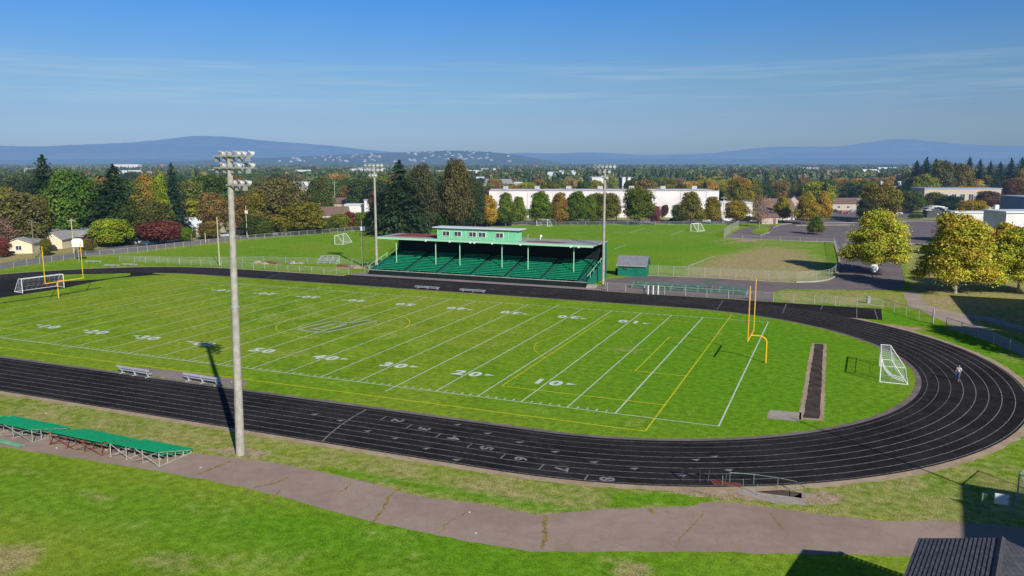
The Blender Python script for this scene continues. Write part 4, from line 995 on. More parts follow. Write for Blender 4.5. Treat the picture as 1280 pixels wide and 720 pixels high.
# ------------------------------------------------------------------ buildings
def window_parts(par, cx, y, cz, w, h, frame='white', dirn=-1):
    f = MB(); t = .09
    f.box((cx, y, cz+h/2), (w+2*t, .10, t)); f.box((cx, y, cz-h/2), (w+2*t, .10, t)); f.box((cx-w/2-t/2, y, cz), (t, .10, h-t)); f.box((cx+w/2+t/2, y, cz), (t, .10, h-t)); f.box((cx, y, cz), (t*.8, .09, h-t))
    fo = f.build('window', frame, par); MB().box((cx, y-dirn*.01, cz), (w, .04, h)).build('pane', 'glass', fo)
def house(p, w, d, hw, hr, rz, wall, roof, label, cat='house', name='house', win=2, ridge_x=True, flat=False, group=None, door=True):
    t = thing(name, p, label, cat, group, rz)
    b = MB()
    if flat:
        b.box((0, 0, hw/2), (w, d, hw)); b.build('wall', wall, t)
        r = MB(); r.box((0, 0, hw+.16), (w+.5, d+.5, .3)); r.build('roof', roof, t)
    elif ridge_x:
        b.prism([(-d/2, 0), (d/2, 0), (d/2, hw), (0, hw+hr), (-d/2, hw)], 'x', -w/2, w/2); b.build('wall', wall, t)
        r = MB(); o = .5; th = .18; s = hr/(d/2)
        for sg in (-1, 1):
            r.add([(x, sg*yy, z) for x in (-w/2-o, w/2+o) for (yy, z) in ((0, hw+hr+th+.03), (d/2+o, hw-o*s+th+.03), (d/2+o, hw-o*s+.03), (0, hw+hr+.03))], [(0, 1, 5, 4), (2, 3, 7, 6), (1, 2, 6, 5), (0, 4, 7, 3), (0, 3, 2, 1), (4, 5, 6, 7)])
        r.build('roof', roof, t)
    else:
        b.prism([(-w/2, 0), (w/2, 0), (w/2, hw), (0, hw+hr), (-w/2, hw)], 'y', -d/2, d/2); b.build('wall', wall, t)
        r = MB(); o = .45; th = .18; s = hr/(w/2)
        for sg in (-1, 1):
            r.add([(sg*xx, y, z) for y in (-d/2-o, d/2+o) for (xx, z) in ((0, hw+hr+th+.03), (w/2+o, hw-o*s+th+.03), (w/2+o, hw-o*s+.03), (0, hw+hr+.03))], [(0, 1, 5, 4), (2, 3, 7, 6), (1, 2, 6, 5), (0, 4, 7, 3), (0, 3, 2, 1), (4, 5, 6, 7)])
        r.build('roof', roof, t)
    for i in range(win):
        x = -w/2+w*(i+.7)/(win+.4); window_parts(t, x, -d/2-.04, min(1.6, hw*.55), 1.3, 1.1)
    if door: MB().box((w/2-1.2, -d/2-.04, 1.02), (.95, .08, 2.04)).build('door', 'roofbrown', t)
    return t
FR = -YAW*0  # helper for wall facing: houses face the street
def ph(px, yb, wpx, d, hw, hr, rz, *a, **k):
    p = at(px, yb); s = depth(p)/FPX; p = p + FH*(d*.5); return house(p, wpx*s, d, hw, hr, rz, *a, **k)
V0 = YAW*-1  # rotation so the local -y side faces the camera
def face(px): return math.atan2(0, 1) + (-YAW*-1)*0
CAMROT = -YAW  # heading -22.5 deg: rotate by +22.5 deg
ph(21, 317, 31, 8, 2.6, 1.2, CAMROT+.15, 'cream', 'shingle', 'low cream building with blank sunlit end at far left', win=1, ridge_x=False, door=False)
ph(46, 309, 34, 9, 2.6, 1.9, CAMROT-.2, 'cream', 'shingle', 'house with long pale grey roof behind the cream building', win=2)
h2 = ph(66, 311, 22, 7, 2.6, 1.7, CAMROT+.05, 'cream', 'shingle', 'cream gabled carport with a dark pickup under it', cat='carport', name='carport', win=0, ridge_x=False, door=False)
ph(92, 307, 30, 9, 2.6, 1.9, CAMROT-.1, 'redwall', 'shingle', 'brick house with pale grey roof behind the white backboard', win=2)
ph(113, 300, 30, 9, 3.2, 1.9, CAMROT+.1, 'white', 'shingledark', 'white house with dark hipped roof left of the bright yellow green tree', win=2)
ph(176, 301, 26, 9, 2.4, 1.6, CAMROT, 'beigewall', 'shingledark', 'dark roofed house partly hidden by the red maple', win=2)
ph(229, 296, 34, 9, 3.0, 2.4, CAMROT+.1, 'beigewall', 'roofwhite', 'house with bright white roof beside the red maple', win=2)
ph(262, 296, 22, 7, 2.6, 1.2, CAMROT, 'cream', 'shingle', 'low yellowish house behind the street right of the white roof', win=1)
ph(298, 292, 20, 8, 3.2, 1.6, CAMROT+.2, 'white', 'shingle', 'small white gabled house right of the near floodlight pole', win=1, ridge_x=False)
ph(318, 290, 34, 9, 3.0, 1.8, CAMROT, 'beigewall', 'shingle', 'long grey roofed house behind the leaning pole', win=2)
ph(390, 290, 14, 6, 5.2, .1, CAMROT, 'pinkwall', 'roofwhite', 'narrow pinkish block under the flat topped tree', cat='building', flat=True, win=0, door=False)
ph(414, 286, 34, 10, 5.0, 2.2, CAMROT+.3, 'pinkwall', 'roofbrown', 'pinkish flats with brown roof left of the white flats', cat='building', win=3)
ph(450, 278, 40, 10, 6.5, .1, CAMROT+.1, 'whitewall', 'roofwhite', 'white flats behind the slim pole with the box', cat='building', flat=True, win=3)
ph(461, 279, 12, 6, 8.5, .1, CAMROT+.1, 'whitewall', 'roofblue', 'taller white block with blue top at the right of the white flats', cat='building', flat=True, win=1, door=False)
ph(420, 268, 30, 9, 5, 2, CAMROT-.2, 'beigewall', 'roofbrown', 'beige gabled building above the pinkish flats', cat='building', win=2)
ph(405, 258, 20, 9, 3.5, 1.2, CAMROT, 'white', 'roofwhite', 'pale roof seen through trees above the flat topped tree', cat='building', win=1)
ph(545, 262, 22, 9, 10.5, .1, CAMROT, 'whitewall', 'roofwhite', 'white flats glimpsed between the big conifer and the brown crowned tree', cat='building', flat=True, win=3, door=False)
ph(920, 276, 40, 10, 7.0, .1, CAMROT, 'whitewall', 'roofwhite', 'white two storey house behind the yellow round tree', flat=True, win=3)
ph(974, 275, 36, 10, 4.5, 3.6, CAMROT+.15, 'whitewall', 'roofbrown', 'white house with brown gables among the golden trees', win=3)
ph(993, 272, 22, 9, 5.5, 3.4, CAMROT-.1, 'pinkwall', 'roofbrown', 'pinkish gabled house left of the golden pair', win=1, ridge_x=False)
ph(962, 280, 20, 6, 2.6, 1.0, CAMROT, 'pinkwall', 'roofbrown', 'low pinkish shed at the corner of the car park', cat='shed', win=0)
ph(1060, 263, 40, 10, 3.4, 2.2, CAMROT, 'beigewall', 'roofbrown', 'brown roofed building behind the rear car park', cat='building', win=3)
ph(1128, 266, 26, 8, 5.0, 1.0, CAMROT, 'pinkwall', 'roofbrown', 'pinkish building behind the dark gold tree', cat='building', win=1)
# school wings at the right
def warehouse():
    D = 330; a = atd(612, D); b = atd(894, D); c = (a+b)/2; W = (b-a).length; dpt = 26; H = zat(238.5, D)
    p = c + FH*(dpt/2); t = thing('warehouse', p, 'long white windowless warehouse behind the row of street trees', 'warehouse', rz=CAMROT)
    MB().box((0, 0, H/2), (W, dpt, H)).build('wall', 'whitewall', t)
    m = MB(); m.box((0, 0, H-.35), (W-.8, dpt-.8, .3)); m.box((0, -dpt/2, H+.12), (W+.1, .5, .24)); m.build('roof', 'roofgrey', t)
    for i in range(7): MB().box((-W/2+W*(i+.5)/7, 3, H+.9), (2.2, 1.8, 1.3)).build('roof_unit', 'galv', t)
    for i in range(9):
        MB().box((-W/2+W*(i+.5)/9, -dpt/2-.06, H/2), (.12, .10, H-.2)).build('pilaster', 'beigewall', t)
    for i in range(5):
        MB().box((-W*.10+i*7, -dpt/2-.05, 1.9), (4.2, .12, 3.6)).build('loading_door', 'beigewall', t)
    MB().box((0, -dpt/2-.35, 4.6), (W*.5, .6, .3)).build('canopy', 'pinkwall', t)
warehouse()
def block(px0, px1, ytop, D, dpt, wall, roof, label, name='school_building', wins=0, rz=0.0, cat='building'):
    a = atd(px0, D); b = atd(px1, D); c = (a+b)/2; W = (b-a).length; H = zat(ytop, D)
    t = thing(name, c+FH*(dpt/2), label, cat, rz=CAMROT+rz)
    MB().box((0, 0, H/2), (W, dpt, H)).build('wall', wall, t)
    r = MB(); r.box((0, 0, H+.18), (W+.8, dpt+.8, .34)); r.build('roof', roof, t)
    for i in range(wins): window_parts(t, -W/2+W*(i+.5)/wins, -dpt/2-.04, H*.55, W/wins*.55, H*.35)
    return t
block(1146, 1240, 236, 400, 14, 'beigewall', 'roofblue', 'long low school building with pale flat roof below the firs', wins=9)
block(1312, 1420, 250, 250, 30, 'bluegrey', 'roofblue', 'tall blue grey school hall at the right edge', wins=6)
block(1186, 1240, 266, 222, 4, 'whitewall', 'roofwhite', 'low white school wing behind the largest yellow tree', wins=0)
block(1246, 1370, 266, 178, 8, 'whitewall', 'roofwhite', 'bright white flat roofed wing at the right edge', wins=3, rz=.05)
t = thing('chimney_stack', atd(1232, 200), 'white twin chimney stack on the low white school wing', 'chimney', rz=CAMROT)
t.location.z = 0
zz = zat(256, 200)
MB().box((-1.0, 0, zz/2-.5), (1.0, 1.0, zz-1.0)).build('flue', 'white', t); MB().box((.7, 0, zz/2), (.9, .9, zz)).build('flue', 'white', t)
t = thing('archway', at(1168, 272), 'white arched shelter with dark inside left of the low white wing', 'shelter', rz=CAMROT)
for i in range(7):
    a0 = PI*(.08+.84*i/7); a1 = PI*(.08+.84*(i+1)/7)
    c = Vector((4.2*math.cos((a0+a1)/2), 0, 2.2+2.6*math.sin((a0+a1)/2)))
    MB().box(c, (2.2, 5, .3), 0).build('arch_panel', 'white', t)
MB().box((0, .5, 1.9), (7.6, 3.8, 3.8)).build('dark_interior', 'shingledark', t)
# middle town roofs, tiny in the picture
rr2 = random.Random(12); n_ = 0
spots = [(233, 236), (245, 236.5), (253, 237), (262, 237), (272, 238), (282, 237), (350, 245), (362, 243), (440, 224), (432, 224.5), (700, 225), (790, 231), (786, 220), (752, 225), (745, 237), (870, 221), (875, 222), (826, 220), (832, 219.5), (1020, 222), (1028, 222), (642, 233), (590, 230), (500, 239), (395, 236), (1105, 240), (1118, 236), (646, 246)]
for (px, yb) in spots:
    p = at(px, yb+8); s = depth(p)/FPX
    house(Vector(p), rr2.uniform(12, 20), 12, rr2.uniform(5, 9), 2.5, CAMROT+rr2.uniform(-.4, .4), rr2.choice(['whitewall', 'white', 'beigewall', 'whitewall']), rr2.choice(['roofwhite', 'shingle', 'roofwhite', 'roofbrown']), 'small pale building half hidden by trees in the wooded town', win=0, door=False, group='pale buildings in the wooded town')
for (px0, px1, yt, D, lab) in ((738, 752, 222, 600, 'white flat roofed shed left above the warehouse roof'), (775, 790, 222, 620, 'white flat roofed hall behind the third floodlight pole'), (1008, 1032, 215, 900, 'long white roof far behind the golden pair'), (150, 184, 205.5, 1900, 'pale factory roof far off at the left'), (850, 862, 217, 900, 'pale hall far behind the warehouse'), (820, 832, 217, 900, 'white tanks far behind the largest warehouse tree')):
    block(px0, px1, yt, D, 20, 'whitewall', 'roofwhite', lab, name='hall')
for i in range(46):
    px = rr2.uniform(-20, 1120); D = rr2.uniform(520, 1500); p = atd(px, D)
    house(Vector(p), rr2.uniform(14, 34), 14, rr2.uniform(7, 13), 3.0, CAMROT+rr2.uniform(-.4, .4), rr2.choice(['whitewall', 'white', 'beigewall', 'pinkwall']), rr2.choice(['roofwhite', 'shingle', 'roofwhite', 'roofbrown']), 'small pale building half hidden by trees in the wooded town', win=0, door=False, group='pale buildings in the wooded town')
# houses on the hill
for i in range(85):
    px = rr2.choice([rr2.gauss(480, 50), rr2.gauss(575, 35), rr2.gauss(430, 40)]); 
    if not 340 < px < 655: continue
    top = np.interp(px, [330, 380, 440, 500, 540, 580, 620, 660], [197.5, 196, 193, 190.5, 189, 188, 190.5, 196])
    q = rr2.uniform(.45, .97); D = 5200*(.72+.28*q); z = zat(top, 5200)*q**1.5
    p = atd(px, D); p.z = z-3
    w = rr2.uniform(9, 22)
    t = thing('house', p, 'tiny pale house on the far hillside', 'house', 'pale houses on the far hillside', rz=rr2.uniform(-.5, 1.2))
    MB().prism([(-6, 0), (6, 0), (6, 7), (0, 10), (-6, 7)], 'x', -w/2, w/2).build('wall', rr2.choice(['beigewall', 'beigewall', 'pinkwall', 'whitewall']), t)

# ------------------------------------------------------------------ grandstand
def grandstand():
    X0, X1, YF, YB = 30.3, 76.4, 69.2, 82.4; ZR = 7.05; YR = 72.8
    t = thing('grandstand', (53, YF, 0), 'green covered grandstand with long bench rows and flat roof', 'grandstand'); O = (53, YF, 0)
    # front wall
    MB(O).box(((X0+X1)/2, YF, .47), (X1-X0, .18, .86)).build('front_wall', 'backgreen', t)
    MB(O).box(((X0+X1)/2, YF-.02, .96), (X1-X0+.1, .34, .10)).build('front_ledge', 'postwhite', t)
    nrow = 13; dy = .82; dz = .205; y0 = YF+.35; z0 = .95
    fl = MB(O)
    for i in range(nrow):
        y = y0+i*dy; z = z0+i*dz; fl.box(((X0+X1)/2, y+dy/2, z-.1+.0), (X1-X0-.1, dy, .10)); 
        if i: fl.box(((X0+X1)/2, y-.02, z-dz/2-.07), (X1-X0-.1, .05, dz-.06))
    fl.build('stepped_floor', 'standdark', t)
    aisles = [X0+1.2+(X1-X0-2.4)*k/6 for k in range(7)]
    secs = [(aisles[k]+.75, aisles[k+1]-.75) for k in range(6)]
    for i in range(nrow):
        y = y0+i*dy+.45; z = z0+i*dz+.36; s = MB(O)
        for a, b in secs:
            s.box(((a+b)/2, y, z), (b-a, .46, .06)); s.box(((a+b)/2, y-.24, z-.05), (b-a, .03, .09))
            for q in np.linspace(a+.4, b-.4, 4): s.box((q, y, z-.2), (.06, .3, .3))
        s.build('seat_row', 'standgreen', t)
    for k, a in enumerate(aisles):
        s = MB(O)
        for i in range(nrow):
            s.box((a, y0+i*dy+.2, z0+i*dz+.06), (.9, .4, .18))
        s.add([(a-.46, y0, z0-.04), (a+.46, y0, z0-.04), (a+.46, y0+nrow*dy-.4, z0+nrow*dz-.2), (a-.46, y0+nrow*dy-.4, z0+nrow*dz-.2)], [(0, 1, 2, 3)])
        s.build('aisle_steps', 'wallgreen', t)
    ytop = y0+nrow*dy
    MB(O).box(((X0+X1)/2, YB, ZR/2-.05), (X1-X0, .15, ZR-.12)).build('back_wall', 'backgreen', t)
    for xx, nm in ((X0, 'side_wall'), (X1, 'side_wall')):
        MB(O).prism([(YF+.1, 0.02), (YB-.1, 0.02), (YB-.1, ZR-.15), (YB-1.1, ZR-.15), (YB-1.6, z0+nrow*dz+.3), (YF+.1, .95)], 'x', xx-.08, xx+.08).build(nm, 'wallgreen', t)
        s = MB(O); s.tube((xx, YF+.2, 1.9), (xx, YB-1.8, z0+nrow*dz+1.0), .05)
        for i in range(6):
            q = i/5; yy = YF+.2+(YB-2-YF)*q; zz = .95+(z0+nrow*dz-.5)*q; s.tube((xx, yy, zz), (xx, yy, zz+.95), .04)
        s.build('side_railing', 'minttrim', t)
    # roof
    MB(O).box(((X0+X1)/2-.3, (YR+YB)/2+.1, ZR+.12), (X1-X0+.8, YB-YR+.3, .22)).build('roof', 'roofgrey', t)
    MB(O).box(((X0+X1)/2-.3, YR-.10, ZR+.08), (X1-X0+.9, .12, .42)).build('fascia', 'minttrim', t)
    MB(O).box((36.6, 78.9, ZR+.26), (9.6, 6.0, .05)).build('red_patch', 'redfelt', t)
    MB(O).add([(62.5, 75.2, ZR+.245), (69.5, 75.0, ZR+.245), (70.6, 76.6, ZR+.245), (66, 77.4, ZR+.245), (61.8, 76.6, ZR+.245)], [(0, 1, 2, 3, 4)]).build('red_patch', 'redfelt', t)
    for px in (496, 545, 575, 627.5, 660, 717):
        # column line 1.6 m high at y=73.6
        d = fw + rt*((px-640)/FPX) - up*((338-360)/FPX); k = (73.6-CP.y)/d.y; x = CP.x+d.x*k
        MB(O).tube((x, 73.6, z0+4*dz), (x, 73.6, ZR), .09, n=8).build('column', 'minttrim', t)
        MB(O).tube((x, 73.6, ZR-1.0), (x+1.2, 73.6, ZR-.05), .05, n=6).build('column_brace', 'wallgreen', t)
    for k in range(12):
        x = X0+(X1-X0)*(k+.5)/12; MB(O).box((x, (YR+YB)/2, ZR-.12), (.14, YB-YR-.2, .22)).build('roof_beam', 'backgreen', t)
    for px in (535, 566, 592, 597, 619, 653, 711, 720):
        x = X0+(X1-X0)*(px-470)/(735-470)
        MB(O).box((x, YR-.22, ZR-.12), (.3, .22, .28)).build('speaker_box', 'white', t)
    # posts of the front right corner, steps
    MB(O).tube((X1+.05, YF+.05, 0), (X1+.05, YF+.05, 3.1), .07).build('corner_post', 'backgreen', t)
    MB(O).tube((X1+.05, YF+.1, 3.1), (X1+.05, YB-1.5, ZR-.3), .06).build('corner_brace', 'backgreen', t)
    s = MB(O); s.box((X1+.9, YF+.6, .25), (1.5, 1.6, .5)); s.box((X1+.9, YF-.4, .12), (1.5, .5, .25)); s.build('entry_steps', 'concrete', t)
    # press box
    p = thing('press_box', (52.3, YR+.9, ZR+.25), 'mint green press box with five double windows on the grandstand roof', 'press box')
    x0, x1 = -8.6, 8.5; H = 2.25; dd = 2.9
    MB().box(((x0+x1)/2, dd/2, H/2), (x1-x0, dd, H)).build('wall', 'mint', p)
    MB().box(((x0+x1)/2, dd/2-.1, H+.10), (x1-x0+1.6, dd+.9, .16)).build('roof', 'roofwhite', p)
    for k in range(12): MB().box((x0+.06+(x1-x0-.12)*k/11, -.035, H/2), (.09, .06, H-.02)).build('batten', 'minttrim', p)
    for c in (-6.9, -4.3, -1.05, 1.0, 4.75, 7.0)[:5]: window_parts(p, c+.3, -.06, 1.15, 1.45, .95)
    window_parts(p, 8.5-1.6, -.06, 1.15, .01, .01) if False else None
    # small vents standing on the roof
    v = thing('roof_vent', (63.2, 80.5, ZR+.24), 'small white leaning vent on the grandstand roof', 'roof vent'); MB().tube((0, 0, 0), (.15, 0, .7), .12).build('pipe', 'white', v); MB().lathe([(0, .30), (.2, .22), (.34, .02)], (.15, 0, .62), (0.3, 0, 1)).build('cowl', 'white', v)
    v = thing('roof_pipe', (60.6, 80.5, ZR+.24), 'thin pale pipe standing on the grandstand roof', 'pipe'); MB().tube((0, 0, 0), (0, 0, .9), .06).build('pipe', 'postwhite', v); MB().lathe([(0, .11), (.08, .09), (.12, .01)], (0, 0, .88), (0, 0, 1)).build('cap', 'postwhite', v)
grandstand()
# scattered cups etc. before the stand
def shed():
    p = Vector((80.4, 88.3, 0)); t = thing('shed', p, 'small dark green shed with grey shingle roof right of the grandstand', 'shed', rz=.05)
    w, d, h, hr = 5.6, 3.6, 2.3, 1.5
    MB().prism([(-d/2, 0), (d/2, 0), (d/2, h), (0, h+hr), (-d/2, h)], 'x', -w/2, w/2).build('wall', 'wallgreen', t)
    r = MB(); o = .35; s = hr/(d/2); th = .14
    for sg in (-1, 1):
        r.add([(x, sg*yy, z) for x in (-w/2-.3, w/2+.3) for (yy, z) in ((0, h+hr+th+.03), (d/2+o, h-o*s+th+.03), (d/2+o, h-o*s+.03), (0, h+hr+.03))], [(0, 1, 5, 4), (2, 3, 7, 6), (1, 2, 6, 5), (0, 4, 7, 3), (0, 3, 2, 1), (4, 5, 6, 7)])
    r.build('roof', 'shingle2', t)
    MB().box((-1.4, -d/2-.03, 1.55), (.8, .06, .6)).build('window', 'glass', t); MB().box((1.2, -d/2-.03, 1.0), (.95, .06, 1.95)).build('door', 'wallgreen', t)
    MB().box((0, -d/2-o-.02, h-o*s+.1), (w+.6, .05, .16)).build('gutter', 'postwhite', t)
M['shingle2'] = plain('grey_shed_shingle', (0.20, 0.20, 0.22), .85, var=.1)
shed()
t = thing('wheelie_bin', (77.2, 88.3, 0), 'dark bin against the left side of the small green shed', 'bin'); MB().prism([(-.35, 0), (.35, 0), (.42, 1.1), (-.42, 1.1)], 'y', -.4, .4).build('body', 'binblack', t); MB().box((0, 0, 1.16), (.95, .9, .1)).build('lid', 'binblack', t)

# ------------------------------------------------------------------ floodlight poles
def flood_pole(x, y, h, fdir, label, lean=(0, 0), rows=None, r0=.34, r1=.20, ls=1.0, lens='lampdark'):
    t = thing('floodlight_pole', (x, y, 0), label, 'floodlight', 'floodlight poles around the running track')
    tip = Vector((lean[0], lean[1], h))
    mb = MB()
    for k in range(6): mb.tube(tip*(k/6), tip*((k+1)/6), r0+(r1-r0)*k/6, r0+(r1-r0)*(k+1)/6, 14, cap=(k in (0, 5)))
    mb.build('pole', 'pole', t, smooth=False)
    rows = rows or [(-.25, 1.75, 5, .3), (-1.1, 1.75, 5, .3), (-2.35, .9, 3, .7)]
    f = Vector(fdir).normalized(); s = Vector((f.y, -f.x, 0))
    if s.x < 0: s = -s
    for (dz_, half, n, off) in rows:
        c = tip+Vector((0, 0, dz_))+s*off; 
        for e in (-1, 1):
            q = c+f*(.26*e)
            m = MB(); d = s*half; m.box(q, (2*half, .10, .10), math.atan2(s.y, s.x)); m.build('crossarm', 'pole', t)
        for i in range(n):
            k = -half+.12+(2*half-.24)*i/(n-1) if n > 1 else 0
            for e in (-1, 1):
                if e == -1 and (i % 2 == 0 or n < 4): continue
                base = c+s*k+f*(.26*e)+Vector((0, 0, .10))
                d = (f*1.0+Vector((0, 0, -.62))+s*(.35*((i-(n-1)/2)/(n/2)))).normalized()
                L = MB(); L.tube(base+Vector((0, 0, -.05)), base+Vector((0, 0, .14)), .04, n=6)
                L.lathe([(a_*ls, b_*ls) for a_, b_ in ((-.26, .02), (-.25, .07), (-.09, .09), (-.04, .13), (.07, .19), (.17, .225), (.18, .21))], base+Vector((0, 0, .12))+f*.05, d, 12)
                lo = L.build('floodlight', 'reflector', t, smooth=False)
                MB().lathe([(.15*ls, .205*ls), (.155*ls, .0)], base+Vector((0, 0, .12))+f*.05, d, 12).build('lens', lens, lo)
            m = MB(); m.box(c+s*k+Vector((0, 0, -.22)), (.22, .3, .34)).build('ballast_box', 'galv', t)
    for z in (1.3, h*.5): MB().lathe([(0, r0*.99), (.25, r0*.985)], tip*(z/h), (0, 0, 1), 14).build('band', 'galv', t) if z > 5 else None
    return t
flood_pole(76.4, -21.0, 23.1, (0.15, 1, 0), 'nearest and largest floodlight pole, standing by the dirt verge left of centre', lean=(.45, .1))
flood_pole(30.2, 72.3, 22.0, (0.35, -1, 0), 'floodlight pole at the left end of the grandstand', rows=[(-.2, 1.75, 5, 0), (-1.1, 1.75, 5, 0), (-2.2, .7, 3, -.2)], ls=1.45, lens='white', r0=.27)
flood_pole(78.0, 74.6, 21.8, (0.1, -1, 0), 'floodlight pole at the right end of the grandstand', rows=[(-.2, 1.9, 6, 0), (-1.1, 1.0, 3, 0), (-2.2, .4, 2, .2)], ls=1.45, lens='white', r0=.27)
t = thing('utility_pole', (141.5, -19.3, 0), 'plain tall pole outside the right edge that throws the thin shadow over the bend', 'pole')
MB().tube((0, 0, 0), (0, 0, 19.5), .13, .07, 10).build('shaft', 'pole', t); MB().lathe([(0, .09), (.15, .01)], (0, 0, 19.5), (0, 0, 1)).build('cap', 'galv', t)

# ------------------------------------------------------------------ goals, goalposts
def goalpost(x, sgn, yc, hw, label):
    t = thing('goalpost', (x, yc, 0), label, 'goalpost', 'yellow field goal posts'); s = sgn
    g = MB(); g.tube((1.75*s, 0, 0), (1.75*s, 0, 2.35), .085, n=10)
    pts = [(1.75*s-.85*s*(1-math.cos(a)), 0, 2.35+.70*math.sin(a)) for a in np.linspace(0, PI/2, 7)]; g.path(pts, .085, 10); g.tube((.9*s, 0, 3.05), (0, 0, 3.05), .085, n=10); g.build('gooseneck', 'yellow', t)
    MB().tube((0, -hw-.07, 3.05), (0, hw+.07, 3.05), .08, n=10).build('crossbar', 'yellow', t)
    for e in (-1, 1): MB().tube((0, e*hw, 3.05), (0, e*hw, 9.15), .055, n=8).build('upright', 'yellow', t)
goalpost(109.73, 1, 24.4, 3.15, 'yellow goalpost at the right end line with its curved neck')
goalpost(0.0, -1, 24.4, 3.5, 'yellow goalpost at the far left end of the field')
def soccer_goal(p, rz, label, w=7.3, h=2.44, dt=.95, db=2.6, r=.06, strands=True, fill='netfine'):
    """opening looks along local -x; back towards +x"""
    t = thing('soccer_goal', p, label, 'soccer goal', 'white soccer goals', rz)
    a, b = -w/2, w/2
    for e in (a, b): MB().tube((0, e, 0), (0, e, h), r, n=8).build('post', 'white', t)
    MB().tube((0, a, h), (0, b, h), r, n=8).build('crossbar', 'white', t)
    for e in (a, b):
        m = MB(); m.tube((0, e, h), (dt, e, h), r*.7, n=6); m.tube((dt, e, h), (db, e, .05), r*.7, n=6); m.tube((0, e, .05), (db, e, .05), r*.7, n=6); m.build('side_frame', 'white', t)
    MB().tube((db, a, .05), (db, b, .05), r*.7, n=6).build('ground_bar', 'white', t)
    MB().tube((dt, a, h), (dt, b, h), r*.45, n=6).build('rear_top_bar', 'white', t)
    n = MB()
    if strands:
        st = .9; rr_ = .008
        k = int(w/st)
        for i in range(1, k):
            y = a+w*i/k; sag = .12*math.sin(PI*i/k); n.path([(0, y, h), (dt, y, h-.04), (dt*.55+db*.45-.25, y, h*.50-sag), (db, y, .06)], rr_, 4)
        for j in (2, 4):
            q = j/6; x = dt+(db-dt)*q-.25*math.sin(PI*q); z = h-(h-.06)*q; n.tube((x, a, z), (x, b, z), rr_, n=4)
        for e in (a, b):
            for j in (2, 4): q = j/6; n.tube((0, e, h*q), (dt+(db-dt)*(1-q), e, h*q), rr_, n=4)
            for j in (2,): n.tube((db*j/5, e, .05), (min(dt, db*j/5), e, h if db*j/5 < dt else h-(h*(db*j/5-dt)/(db-dt))), rr_, n=4)
        n.build('net', 'rope', t)
    f = MB(); f.add([(0.02, a, h-.01), (0.02, b, h-.01), (dt, a, h-.03), (dt, b, h-.03), (dt*.55+db*.45-.2, a, h*.48), (dt*.55+db*.45-.2, b, h*.48), (db, a, .08), (db, b, .08)], [(0, 1, 3, 2), (2, 3, 5, 4), (4, 5, 7, 6)])
    for e in (a+.01, b-.01): f.add([(0.02, e, .08), (0.02, e, h), (dt, e, h), (db, e, .08)], [(0, 1, 2, 3)])
    f.build('net_mesh', fill, t)
    return t
g1 = soccer_goal((123.2, 24.2, 0), R(-2), 'white soccer goal with its net at the edge of the right bend')
# loose net folds hanging in the goal
nf = MB()
for e in (-3.2, -2.6, -1.9):
    nf.path([(.05, e-.3, 2.3), (.35, e, 1.3), (1.1, e+.3, .45), (2.3, e+.4, .1)], .035, 5)
nf.build('net_fold', 'rope', g1)
soccer_goal((-11.8, 29.3, 0), R(180-8), 'white soccer goal at the far left behind the yellow goalpost', w=7.3)
soccer_goal(tuple(at(424, 305-1))[:3], R(14), 'white soccer goal on the left part of the far field', w=6.6, r=.07, strands=False)
g = soccer_goal(tuple(at(525, 290.5)), R(105), 'white soccer goal before the dark screen left of the press box', w=6.2, r=.08, strands=False)
g = soccer_goal(tuple(at(677.5, 282.5)), R(90-22), 'small white soccer goal at the rear of the field above the grandstand', w=5.2, r=.08, strands=False)
g = soccer_goal(tuple(at(868, 288.5)), R(-25), 'white soccer goal seen from the side on the right part of the far field', w=4.2, r=.10, strands=False)

# ------------------------------------------------------------------ benches and bleachers
def team_bench(x, y, rz, label, L=4.6, back=True):
    t = thing('team_bench', (x, y, 0), label, 'bench', 'aluminium team benches', rz)
    MB().box((0, 0, .46), (L, .26, .05)).build('seat', 'alu', t)
    if back: MB().box((0, .28, .82), (L, .05, .24), 0, -.12).build('backrest', 'alu', t)
    else: MB().box((0, -.32, .30), (L, .22, .04)).build('footboard', 'alu', t)
    for k in (-.4, 0, .4):
        m = MB(); m.tube((k*L, -.30, .03), (k*L, .38, .03), .04, n=6); m.tube((k*L, -.02, .03), (k*L, -.02, .44), .04, n=6); m.tube((k*L, .05, .10), (k*L, .30, .90 if back else .2), .035, n=6); m.build('leg', 'alu', t)
    return t
team_bench(49.9, -6.9, R(180-3), 'aluminium team bench beside the near track, left one, clear of the pole shadow', 4.9)
team_bench(58.8, -6.5, R(180-3), 'aluminium team bench beside the near track, crossed by the pole shadow', 4.9)
team_bench(50.6, 56.6, R(0), 'aluminium bench on the far side of the field, left of the pair below the grandstand', 4.9, False)
team_bench(59.6, 56.6, R(0), 'aluminium bench on the far side of the field, right of the pair below the grandstand', 4.9, False)
